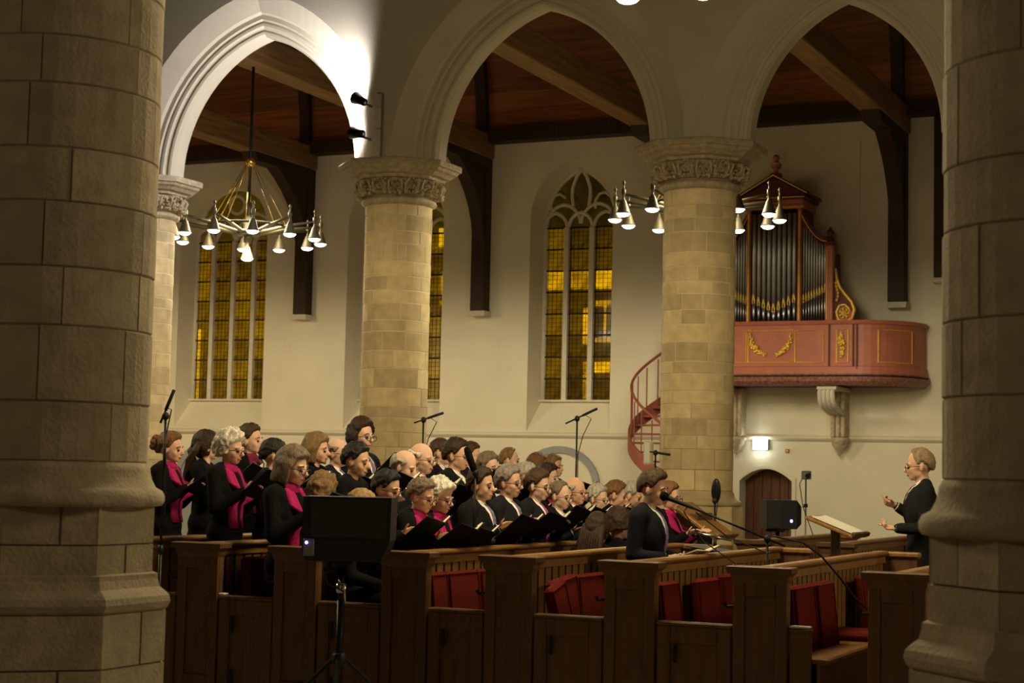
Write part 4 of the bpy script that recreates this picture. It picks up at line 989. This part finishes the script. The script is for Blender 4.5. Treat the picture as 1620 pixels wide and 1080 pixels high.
def person(X, Y, zf, s, rz, kind, sex, pitch, yaw, hair, hcol, label, suit='suit_black', skin='skin', glasses=False, scarf=None, tie=None, folder=None, lean=.75, seed=0, fz=1.34, key=None):
    sk, cl, bv, H, A = pose(kind, sex, pitch, yaw)
    t = empty('person', (X, Y, zf), rz, label, 'person'); t.scale = (s, s, s)
    b = link('body', sk, t)
    def own(o, mt): 
        o.material_slots[0].link = 'OBJECT'; o.material_slots[0].material = M[mt]
    own(b, skin)
    c = link('dress' if sex == 'f' else 'suit', cl, t); own(c, 'dress_black' if sex == 'f' else suit)
    link('hair', hair_mesh(hair, hcol, seed+1, H), t)
    e = MB()
    for q in (-1, 1): MB().ell((.083, q*.031, 1.617), (.011, .014, .0085), 8, 6, H).build('eye', 'eye', t, True)
    for q in (-1, 1): MB().tube([H @ Vector(p) for p in ((.090, q*.016, 1.644), (.092, q*.032, 1.650), (.080, q*.050, 1.644))], [.004, .005, .003], 6).build('eyebrow', 'hair_'+hcol, t, True)
    MB().ell((.0925, 0, 1.561), (.0115, .022, .0065), 10, 6, H).build('lips', 'lips', t, True)
    if glasses:
        g = MB()
        for q in (-1, 1):
            g.tube([H @ Vector((.106, q*.033+.025*math.cos(a*PI/6), 1.613+.020*math.sin(a*PI/6))) for a in range(13)], .0026, 5)
            g.tube([H @ Vector(p) for p in ((.104, q*.058, 1.62), (.06, q*.074, 1.622), ((-.01 if hair in ('short', 'crop', 'bald', 'quiff') else .03), q*.082, 1.618))], .0026, 5)
        g.tube([H @ Vector(p) for p in ((.107, -.01, 1.617), (.110, 0, 1.62), (.107, .01, 1.617))], .0026, 5)
        g.build('glasses', 'glasses_rim', t)
    if sex == 'm':
        zs = [1.455, 1.43, 1.39, 1.34, 1.28, 1.22, 1.17]
        hw = [.050, .052, .050, .042, .030, .016, .003]
        strip(bv, 'shirt_front', [([-w, -w*.5, 0, w*.5, w], z) for w, z in zip(hw, zs)], .005, 'shirt', t)
        MB().lathe([(.064, 1.435), (.067, 1.455), (.060, 1.495), (.055, 1.495), (.058, 1.44)], 20, Matrix.Translation((-.016, 0, -.012)), caps=False).build('collar', 'shirt', t, True)
        if tie: strip(bv, 'tie', [([-w, 0, w], z) for w, z in zip([.013, .017, .016, .018, .021, .024, .026, .02], [1.455, 1.435, 1.42, 1.37, 1.31, 1.25, 1.18, 1.12])], .012, tie, t)
        for q in (-1, 1): strip(bv, 'lapel', [([q*a, q*(a+b2)], z) for a, b2, z in ((.052, .03, 1.43), (.048, .058, 1.38), (.036, .060, 1.31), (.018, .045, 1.24), (.004, .01, 1.165))], .007, suit if suit else 'suit_black', t)
        for q in (-1, 1):
            a_, e_, w_ = A[q][0], Vector(A[q][1]), Vector(A[q][2]); MB().tube([e_.lerp(w_, .88), e_.lerp(w_, 1.0)], [.040, .037], 12).build('shirt_cuff', 'shirt', t, True)
    if scarf:
        MB().lathe([(.075, 1.40), (.098, 1.425), (.092, 1.465), (.066, 1.49), (.055, 1.47), (.060, 1.42)], 20, Matrix.Translation((-.014, 0, 0)), caps=False).build('scarf_loop', scarf, t, True)
        for q in (-1, 1): strip(bv, 'scarf_tail', [([q*(o-.035), q*(o-.012), q*(o+.012), q*(o+.038)], z) for o, z in ((.075, 1.45), (.085, 1.41), (.085, 1.34), (.08, 1.25), (.075, 1.15), (.07, 1.05), (.07, .97))], .014, scarf, t, .02)
    for q in (-1, 1):
        if kind != 'seated': MB().ell((.05, q*.105, .035), (.135, .045, .04), 10, 6).build('shoe', 'folder_black', t, True)
    if folder:
        bpy.context.view_layer.update()
        make_folder(t.matrix_world, key, lean, fz)
    return t

ROW = dict(A=(-5.95, PZ), B=(-6.72, .22), C=(-7.55, .34), D=(-8.45, .36))
for r, x0, x1, y0, y1, z in (('B', -6.81, -6.48, 11.6, 16.2, .22), ('C', -7.64, -7.29, 10.6, 18.2, .34), ('D', -8.9, -8.14, 11.0, 14.2, .36)):
    rs = empty('choir_riser', (0, 0, 0), 0, {'B': 'low wooden riser under the second choir row', 'C': 'wooden riser under the third choir row', 'D': 'wooden riser under the back row at left'}[r], 'riser')
    MB().box(x0, y0, z-.03, x1, y1, z).build('deck', 'pew_dark', rs)
    for i in range(6): yy = y0+(y1-y0-.05)*i/5; MB().box(x0+.02, yy, 0 if i in (0, 99) else 0, x1-.02, yy+.04, z-.03).build('trestle', 'pew_dark', rs)
# px, py of hair top, row, sex, hair, colour, pitch, yaw, rz, key phrase, extras
SM, SP = 'scarf', 'scarf_dark'
CH = [
 (268, 681, 'D', 'f', 'bun', 'auburn', .10, 0, .25, 'the young woman with a reddish brown bun at far left', dict(scarf=SM, fz=1.22)),
 (328, 679, 'D', 'f', 'long', 'darkbrown', .0, .5, .35, 'the woman with long dark hair beside the woman with the bun', dict(fz=1.25)),
 (362, 680, 'C', 'f', 'curly', 'white', .12, 0, .1, 'the woman with big white curly hair and glasses at left', dict(scarf=SM, glasses=True, fz=1.23)),
 (397, 669, 'D', 'f', 'short', 'brown', .0, 0, .15, 'the tall brown-haired singer behind the white curly head', dict(scarf=SP)),
 (430, 692, 'C', 'f', 'short', 'black', .15, .35, .35, 'the black-haired singer between white curly hair and grey bob', dict(fz=1.27)),
 (458, 702, 'B', 'f', 'bob', 'greybrown', .22, 0, .05, 'the woman with a grey bob and magenta scarf at left', dict(scarf=SM, glasses=True, fz=1.21)),
 (500, 683, 'C', 'f', 'bob', 'darkblonde', .08, 0, .15, 'the woman with a dark blonde bob above the loudspeaker', dict(fz=1.19)),
 (532, 689, 'C', 'm', 'bald', 'grey', .10, 0, .1, 'the bald man right of the blonde bob', dict(tie='tie_purple', glasses=True, fz=1.15)),
 (560, 697, 'B', 'f', 'short', 'black', .18, 0, .1, 'the woman with short black hair in front of the tall curly man', dict(fz=1.31)),
 (572, 661, 'C', 'm', 'thick', 'darkbrown', .05, -.15, -.05, 'the tallest man with dark tousled hair and glasses', dict(tie='tie_purple', glasses=True, fz=1.25)),
 (607, 740, 'A', 'f', 'short', 'black', .22, 0, .05, 'the woman with short black hair and glasses next to the loudspeaker', dict(scarf=SM, glasses=True, fz=1.19)),
 (632, 706, 'B', 'm', 'bald', 'silver', .35, 0, .1, 'the balding man looking down behind the front women', dict(fz=1.29)),
 (660, 752, 'A', 'f', 'short', 'greybrown', .28, 0, .05, 'the front woman with grey brown hair and glasses', dict(scarf=SM, glasses=True, fz=1.19)),
 (666, 697, 'B', 'm', 'bald', 'white', .08, 0, .0, 'the man with white fringe and glasses under the thin microphone', dict(tie='tie_purple', glasses=True, fz=1.19)),
 (691, 756, 'A', 'f', 'curly', 'white', .22, 0, .0, 'the front woman with short white curls and magenta scarf', dict(scarf=SM, glasses=True, fz=1.17)),
 (697, 691, 'C', 'm', 'crop', 'brown', .05, .1, .2, 'the young brown-haired man in the back row', dict(fz=1.23)),
 (720, 691, 'B', 'm', 'short', 'darkbrown', .12, 0, .1, 'the dark-haired man holding his folder high', dict(glasses=True, fz=1.31)),
 (745, 698, 'C', 'm', 'short', 'brown', .05, 0, .1, 'the brown-haired man half hidden behind the foam microphone', dict(tie='tie_purple', fz=1.22)),
 (760, 737, 'A', 'm', 'short', 'darkbrown', .08, 0, .0, 'the front man with dark hair behind the foam microphone', dict(tie='tie_purple', fz=1.17)),
 (771, 713, 'B', 'm', 'short', 'greybrown', .10, -.15, -.05, 'the man with glasses between two front men', dict(glasses=True, fz=1.23)),
 (803, 733, 'A', 'm', 'short', 'grey', .10, 0, .0, 'the front man with grey hair, glasses and striped tie', dict(tie='tie_purple', glasses=True, fz=1.17)),
 (806, 706, 'C', 'm', 'crop', 'darkblonde', .05, .1, .2, 'the blond man at the back', dict(fz=1.23)),
 (832, 730, 'B', 'f', 'short', 'silver', .08, .1, .2, 'the grey-haired singer behind the young man with glasses', dict(fz=1.25)),
 (847, 739, 'A', 'm', 'short', 'brown', .18, 0, .0, 'the young front man with brown hair and glasses', dict(tie='tie_magenta', glasses=True, fz=1.23)),
 (850, 716, 'C', 'f', 'bob', 'auburn', .05, .2, .3, 'the brown-haired woman in the last row by the blind arch', dict(fz=1.23)),
 (866, 732, 'B', 'f', 'thick', 'darkbrown', .08, 0, .05, 'the dark-haired woman with magenta scarf in the last rows', dict(scarf=SM, fz=1.25)),
 (876, 718, 'C', 'f', 'short', 'darkblonde', .05, 0, -.1, 'the blonde singer at the right end of the back row', dict(fz=1.23)),
 (883, 758, 'A', 'm', 'crop', 'greybrown', .15, 0, -.1, 'the balding man with dark-rimmed glasses and raised folder', dict(glasses=True, fz=1.33)),
 (908, 751, 'A', 'm', 'bald', 'silver', .10, 0, -.1, 'the white-haired man right of the balding man', dict(glasses=True, fz=1.29)),
 (943, 764, 'A', 'm', 'short', 'silver', .15, 0, -.1, 'the grey man with glasses behind the tilted folder', dict(glasses=True, fz=1.31)),
]
for i, (px, py, row, sex, hair, hc, pi_, yw, rz, key, ex) in enumerate(CH):
    X, zf = ROW[row]; zf = PZ if px == 458 else zf; X = {607: -6.13, 458: -6.80}.get(px, X); p = onX(px, py, X); s = (p.z-zf)/1.755
    s = max(.88, min(1.06, s))
    lab = key[4:] if False else key.replace('the ', '', 1)
    lab = lab+(' in a black suit' if sex == 'm' else ' in black')
    ex = dict(ex); fz = min(1.38, ex.pop('fz', 1.27)+.07)
    person(X, p.y, p.z-1.755*s if p.z-1.755*s > zf else zf, s, rz, 'folder', sex, pi_, yw, hair, hc, lab, ['suit_black', 'suit_navy', 'suit_charcoal'][i % 3], ['skin', 'skin_pale'][i % 2], folder=True, lean=.62+.12*((i*7) % 4)/3, seed=i, fz=fz, key=key, **ex)

# low heads in front, two listeners seen from behind, one singer beyond the reader
def at(px, py, X): return onX(px, py, X)
def extra(px, py, X, zf, rz, kind, sex, hair, hc, lab, sit=False, top=1.755, **k):
    p = at(px, py, X); s = k.pop('s', None)
    if s is None: s = max(.86, min(1.06, (p.z-zf)/top))
    return person(X, p.y, p.z-top*s if sit else zf, s, rz, kind, sex, k.pop('pitch', .1), k.pop('yaw', 0), hair, hc, lab, **k)
extra(507, 747, -6.74, PZ, 1.5, 'folder', 'f', 'curly', 'darkblonde', 'singer with curly blonde hair seen from behind above the loudspeaker', pitch=.25)
extra(563, 770, -6.22, PZ, .25, 'seated', 'f', 'short', 'blonde', 'seated blonde singer whose crown just shows over the loudspeaker', sit=True, pitch=.3, s=.95)
extra(970, 777, -5.95, PZ, .3, 'folder', 'f', 'short', 'auburn', 'small auburn-haired singer behind the reading man', pitch=.2, s=.93)
extra(993, 772, -5.95, PZ, .2, 'folder', 'f', 'short', 'silver', 'silver-haired singer close behind the reading man', pitch=.3, s=.93)
extra(945, 809, -5.20, 0, 1.5, 'seated', 'f', 'long', 'darkbrown', 'seated woman with long wavy brown hair seen from behind', sit=True, s=.97)
extra(977, 802, -5.32, 0, .9, 'seated', 'f', 'thick', 'darkbrown', 'seated dark-haired woman with bare neck beside the reading man', sit=True, s=.97)
extra(1056, 757, -5.05, PZ, .0, 'folder', 'f', 'short', 'auburn', 'singer with glasses and magenta scarf just beyond the reading man', glasses=True, scarf=SM, s=.93)
p = onX(1028, 735, -4.42)
SPK = person(-4.42, p.y, PZ, (p.z-PZ)/1.775, .02, 'reader', 'm', .20, 0, 'quiff', 'brown', 'man in dark suit and blue tie reading at the boom microphone', 'suit_navy', tie='tie_purple', seed=50)
bpy.context.view_layer.update()
t = empty('booklet', (0, 0, 0), 0, 'open booklet in the hand of the reading man', 'booklet'); t.matrix_world = SPK.matrix_world @ Matrix.Translation((.42, -.10, 1.13)) @ Matrix.Rotation(-.35, 4, 'Y') @ Matrix.Rotation(-.3, 4, 'Z')
for s in (-1, 1): MB().box(-.10, 0 if s > 0 else -.15, -.003, .10, .15 if s > 0 else 0, .004, Matrix.Rotation(s*.18, 4, 'X')).build('page', 'paper', t)
p = onY(1459, 706, 14.45)
pod = empty('podium', (p.x, 14.45, 0), 0, 'low podium under the conductor', 'podium'); MB().bevbox(-.4, -.36, 0, .4, .36, .22, .015).build('deck', 'pew_dark', pod); MB().bevbox(-.42, -.38, .2, .42, .38, .23, .01).build('edge', 'pew_wood', pod)
person(p.x, 14.45, .23, (p.z-.23)/1.755, PI+.22, 'conductor', 'm', .13, 0, 'crop', 'sandy', 'conductor in dark grey suit raising both hands by the right pillar', 'suit_charcoal', 'skin', glasses=True, tie='suit_black', seed=60)
# ================================================================== STANDS, MICROPHONES, LOUDSPEAKERS
def tripod_legs(t, z0, r, n=3, ph=.4, zf=0, rad=.011):
    for k in range(n):
        a = ph+2*PI*k/n; MB().tube([(0, 0, z0), (r*math.cos(a), r*math.sin(a), zf+.012)], rad, 6).build('leg', 'black_metal', t)
def mic_stand(base, top, boom, label, mic='pencil', zf=0, cable=True, legr=.28, group='microphone stands'):
    # base (x,y), pole top z, boom = (rear vec, front vec) relative to the pole top
    t = empty('microphone_stand', (base[0], base[1], zf), 0, label, 'microphone', group)
    T0 = Vector((0, 0, top-zf))
    tripod_legs(t, .12, legr); MB().tube([(0, 0, .08), (0, 0, (top-zf)*.55)], .013, 8).build('lower_pole', 'black_metal', t, True); MB().tube([(0, 0, (top-zf)*.5), T0], .009, 8).build('upper_pole', 'black_metal', t, True)
    MB().lathe([(.017, -.03), (.020, 0), (.017, .03)], 10, Matrix.Translation((0, 0, (top-zf)*.55))).build('clutch', 'black_plastic', t, True)
    rear, fr = Vector(boom[0]), Vector(boom[1])
    MB().tube([T0+rear, T0+fr], .008, 8).build('boom', 'black_metal', t, True)
    MB().ell(T0, (.026, .026, .03), 10, 8).build('knuckle', 'black_plastic', t, True)
    d = (fr-rear).normalized(); e = T0+fr
    if mic == 'pencil': m = MB().tube([e-d*.02, e+d*.04, e+d*.13, e+d*.135], [.012, .013, .013, .009], 10).build('microphone', 'black_plastic', t, True)
    elif mic == 'vocal':
        m = MB().tube([e-d*.04, e+d*.0, e+d*.14, e+d*.15], [.010, .012, .019, .019], 12).build('microphone', 'black_plastic', t, True); MB().ell(e+d*.18, (.034, .034, .034), 12, 8).build('windscreen', 'foam', m, True)
    elif mic == 'foam':
        m = MB().tube([e-d*.05, e+d*.02], [.011, .011], 10).build('microphone', 'black_plastic', t, True); MB().tube([e, e+d*.02, e+d*.16, e+d*.19, e+d*.2], [.018, .026, .027, .02, .006], 12).build('windscreen', 'foam', m, True)
    elif mic == 'disc':
        m = MB().ell(e+d*.09, (.045, .025, .11), 14, 10).build('microphone', 'black_metal', t, True)
    if cable:
        pts = [e, e+d*.05+Vector((.02, 0, -.06)), T0+fr*.8+Vector((0, 0, -.2)), T0+Vector((.015, 0, -.34)), T0+Vector((.014, .01, -.7))]
        MB().tube(pts, .0045, 6).build('cable', 'black_plastic', t)
    return t
right = Vector((math.cos(YAW), math.sin(YAW), 0))     # across the view
def vec(px, py, d=1): return right*px+Vector((0, 0, py))
p = onY(262, 658, 10.15); mic_stand((p.x, p.y), p.z, (vec(-.035, -.05), vec(.006, .06)), 'tall microphone stand rising beside the left foreground pillar', 'pencil', legr=.2)
p = onY(670, 664, 14.6); mic_stand((p.x, p.y), p.z, (vec(-.09, -.03), vec(.06, .025)), 'thin boom microphone over the middle of the choir', 'pencil', legr=.12)
p = onY(913, 662, 15.3); mic_stand((p.x, p.y), p.z, (vec(-.11, -.05), vec(.07, .04)), 'thin boom microphone over the right half of the choir', 'pencil', legr=.12)
p = onY(752, 748, 11.95); mic_stand((p.x, p.y), p.z, (vec(.02, -.06), vec(-.006, .01)), 'upright foam-covered microphone before the front row of men', 'foam', zf=PZ, legr=.1)
p = onY(1037, 716, 17.0); mic_stand((p.x, p.y), p.z, (vec(-.06, .01), vec(.02, .0)), 'small microphone stand between reading man and right pillar', 'pencil', cable=False, legr=.15)
p = onY(1131, 792, 15.0); mic_stand((p.x, p.y), p.z, (vec(.0, -.1), vec(.005, .0)), 'large-capsule microphone upright right of the reading man', 'disc', legr=.2)
# boom stand of the reader
p = onX(1214, 852, -3.50); q = onX(1088, 800, -4.05)
b = Vector((q.x-p.x, q.y-p.y, q.z-p.z)); t = mic_stand((p.x, p.y), p.z, (-b*.22, b), 'long boom microphone stand reaching to the reading man', 'vocal', zf=PZ, legr=.22)
# extra slack cable from the boom
MB().tube([(0+b.x*.9, b.y*.9, p.z-PZ+b.z*.9-.02), (b.x*.5, b.y*.5, p.z-PZ+b.z*.5-.10), (0, .0, p.z-PZ-.10), (.1, -.2, p.z-PZ-.08)], .005, 6).build('slack_cable', 'black_plastic', t)
# loose cable over the open pew
a0, a1, a2, a3 = onX(1225, 848, -3.3), onX(1300, 880, -3.06), onX(1330, 915, -2.98), onX(1383, 972, -2.85)
o = MB().tube([a0, onX(1270, 858, -3.15), a1, a2, onX(1352, 945, -2.93), a3, (a3.x+.05, a3.y, .66)], .007, 6).build('cable', 'black_plastic', None, True); tag(o, 'thin black cable draped down across the open pew', 'cable')

# foreground loudspeaker on a tripod
p = onY(541, 886, 9.75)
t = empty('loudspeaker', (p.x, 9.75, p.z), YAW*.9, 'large black loudspeaker in front of the pews at left', 'loudspeaker', 'black loudspeakers')
t.location.x += .0
sc_ = 1.0
poly = [(-.205, 0), (.265, 0), (.32, .13), (.325, .405), (-.235, .405), (-.235, .05)]
MB().prism(poly, -.16, .20).build('cabinet', 'black_plastic', t)
MB().prism([(-.18, .15), (.295, .15), (.30, .39), (-.18, .39)], -.172, -.158).build('grille', 'grille', t)
MB().bevbox(-.225, -.18, .03, -.155, -.155, .14, .006).build('control_panel', 'grey_metal', t)
MB().ell((-.202, -.185, .115), (.010, .006, .010), 8, 6).build('power_light', 'led_blue', t, True)
MB().bevbox(-.05, -.05, -.03, .06, .06, .0, .01).build('pole_socket', 'black_metal', t)
zt = p.z-.03
s = empty('speaker_tripod', (p.x, 9.75, 0), 0, 'black tripod stand under the large foreground loudspeaker', 'stand')
MB().tube([(0, 0, .10), (0, 0, zt*.80)], .024, 12).build('lower_pole', 'black_metal', s, True); MB().tube([(0, 0, zt*.75), (0, 0, zt)], .018, 12).build('upper_pole', 'black_metal', s, True)
cz = onY(541, 930, 9.75).z; MB().lathe([(.032, cz-.03), (.036, cz), (.032, cz+.03)], 12).build('collar', 'chrome', s, True)
MB().tube([(.0, -.03, cz+.05), (.05, -.05, cz+.03), (.06, -.05, cz-.08)], [.014, .012, .008], 8).build('clamp_lever', 'chrome', s, True); MB().tube([(-.02, -.02, cz+.11), (-.06, -.04, cz+.12), (-.09, -.05, cz+.08)], .012, 8).build('clamp_knob', 'black_plastic', s, True)
hz = onY(541, 1040, 9.75).z; MB().lathe([(.03, hz-.05), (.045, hz-.04), (.045, hz+.02), (.03, hz+.03)], 12).build('leg_hub', 'black_plastic', s, True)
for k in range(3):
    a = .55+YAW+2*PI*k/3; MB().tube([(.03*math.cos(a), .03*math.sin(a), hz), (.62*math.cos(a), .62*math.sin(a), .015)], .016, 6).build('leg', 'black_metal', s)
    MB().tube([(.0, 0, .14), (.36*math.cos(a), .36*math.sin(a), hz*.42)], .010, 6).build('brace', 'black_metal', s)
MB().tube([(-.10, -.05, zt-.02), (-.06, -.06, zt-.12), (.05, -.06, zt-.16), (.055, -.05, hz+.2), (.03, -.04, hz)], .006, 6).build('cable', 'black_plastic', s)

# far loudspeaker beside the door
p = onY(1230, 836, 17.6)
t = empty('loudspeaker', (p.x, 17.6, p.z), YAW+.15, 'black wedge loudspeaker with blue light before the arched door', 'loudspeaker', 'black loudspeakers'); t.scale = (.84, .84, .92)
MB().prism([(-.18, 0), (.20, 0), (.20, .32), (-.18, .32)], -.14, .15).build('cabinet', 'black_plastic', t)
MB().rings([[(.20, y, z) for y, z in ((-.14, 0), (-.14, .32), (.15, .32), (.15, 0))], [(.27, y, z) for y, z in ((-.10, .06), (-.10, .25), (.10, .25), (.10, .06))]]).build('rear_wedge', 'black_plastic', t)
MB().bevbox(-.17, -.15, .01, .0, -.138, .31, .004).build('grille', 'grille', t); MB().ell((.13, -.146, .09), (.018, .008, .018), 8, 6).build('power_light', 'led_blue', t, True)
s = empty('speaker_tripod', (p.x, 17.6, 0), 0, 'tripod stand under the far loudspeaker by the door', 'stand'); MB().tube([(0, 0, .1), (0, 0, p.z)], .02, 10).build('pole', 'black_metal', s, True); tripod_legs(s, .5, .4)
MB().bevbox(-.10, -.10, p.z-.03, .10, .10, p.z, .01).build('top_plate', 'black_metal', s)

# small camera box on a pole
p = onY(1275, 751, 18.9); t = empty('camera_pole', (p.x, 18.9, 0), 0, 'small grey box camera on a thin pole right of the door', 'camera')
MB().tube([(0, 0, .05), (0, 0, p.z-.03)], .010, 8).build('pole', 'grey_metal', t, True); tripod_legs(t, .3, .3); MB().bevbox(-.04, -.05, p.z-.05, .05, .05, p.z+.045, .008).build('housing', 'grey_metal', t)
MB().lathe([(.024, 0), (.028, .04), (.02, .04)], 12, TR((.04, -.04, p.z)) @ Matrix.Rotation(1.9, 4, 'X')).build('lens', 'black_plastic', t); MB().bevbox(-.02, -.02, p.z*.8, .02, .02, p.z*.8+.04, .005).build('clutch', 'black_plastic', t)
MB().tube([(-.02, 0, p.z), (-.07, 0, p.z-.1), (-.03, 0, p.z-.35), (.15, -.1, p.z-.75)], .005, 6).build('cable', 'black_plastic', t)

# conductor's lectern
p = onY(1322, 832, 14.3)
t = empty('lectern', (p.x, 14.3, 0), 0, 'wooden conductor lectern with an open score', 'lectern')
MB().bevbox(-.035, -.035, 0, .035, .035, p.z-.02, .008).build('post', 'pew_dark', t); MB().bevbox(-.22, -.2, 0, .22, .2, .05, .015).build('foot', 'pew_dark', t)
Tb = TR((.0, 0, p.z)) @ Matrix.Rotation(.36, 4, 'Y')
MB().bevbox(-.20, -.26, -.015, .22, .26, .012, .006, Tb).build('board', 'pew_wood', t); MB().bevbox(.20, -.26, .0, .235, .26, .035, .006, Tb).build('ledge', 'pew_dark', t)
sc2 = empty('music_score', (0, 0, 0), 0, 'open white score lying on the conductor lectern', 'score'); sc2.matrix_world = Matrix.Translation((p.x, 14.3, 0)) @ Tb
for s in (-1, 1): MB().box(-.16, 0 if s > 0 else -.22, .013, .19, .22 if s > 0 else 0, .022, Matrix.Rotation(s*.03, 4, 'X')).build('page', 'white_paper', sc2)

# reading desk with sloping top beyond the reading man
p = onY(1112, 822, 14.75)
t = empty('reading_desk', (p.x, 14.75, 0), 0, 'wooden reading desk with sloping top right of the reading man', 'desk')
Td = TR((0, 0, p.z)) @ Matrix.Rotation(.60, 4, 'Y')
MB().bevbox(-.26, -.30, -.025, .26, .30, .01, .008, Td).build('sloping_top', 'pew_wood', t); MB().bevbox(.24, -.30, .0, .27, .30, .04, .006, Td).build('ledge', 'pew_wood', t)
cab = [(-.28+.0*i, 0) for i in range(1)]
MB().rings([[(.25*k*math.cos(a*PI/12)*1.0, .30*k*math.sin(a*PI/12), z) for a in range(24)] for k, z in ((1.0, 0), (1.0, .04), (.92, .08), (.92, p.z-.30), (1.05, p.z-.26), (1.05, p.z-.22))]).build('curved_cabinet', 'pew_wood', t)
MB().bevbox(-.2, -.22, p.z-.24, .02, .22, p.z+.06, .01).build('support', 'pew_dark', t)
# slim music stand with a lamp bar, close to the reader
p = onY(1125, 868, 13.0)
t = empty('music_stand', (p.x, 13.0, PZ), 0, 'black music stand tray with silver lamp bar before the reading man', 'music stand')
z = p.z-PZ; MB().tube([(0, 0, .05), (0, 0, z)], .011, 8).build('pole', 'black_metal', t, True); tripod_legs(t, .12, .14)
MB().bevbox(-.16, -.15, -.006, .16, .15, .008, .005, TR((0, 0, z)) @ Matrix.Rotation(.12, 4, 'Y')).build('tray', 'black_metal', t)
MB().tube([(.03, 0, z), (.03, 0, z+.07)], .014, 8).build('lamp_neck', 'black_metal', t, True); MB().tube([tuple(Vector((.03, 0, z+.09))+right*-.17+Vector((0, 0, .035))), tuple(Vector((.03, 0, z+.09))+right*.13+Vector((0, 0, -.02)))], .010, 8).build('lamp_bar', 'chrome', t, True)
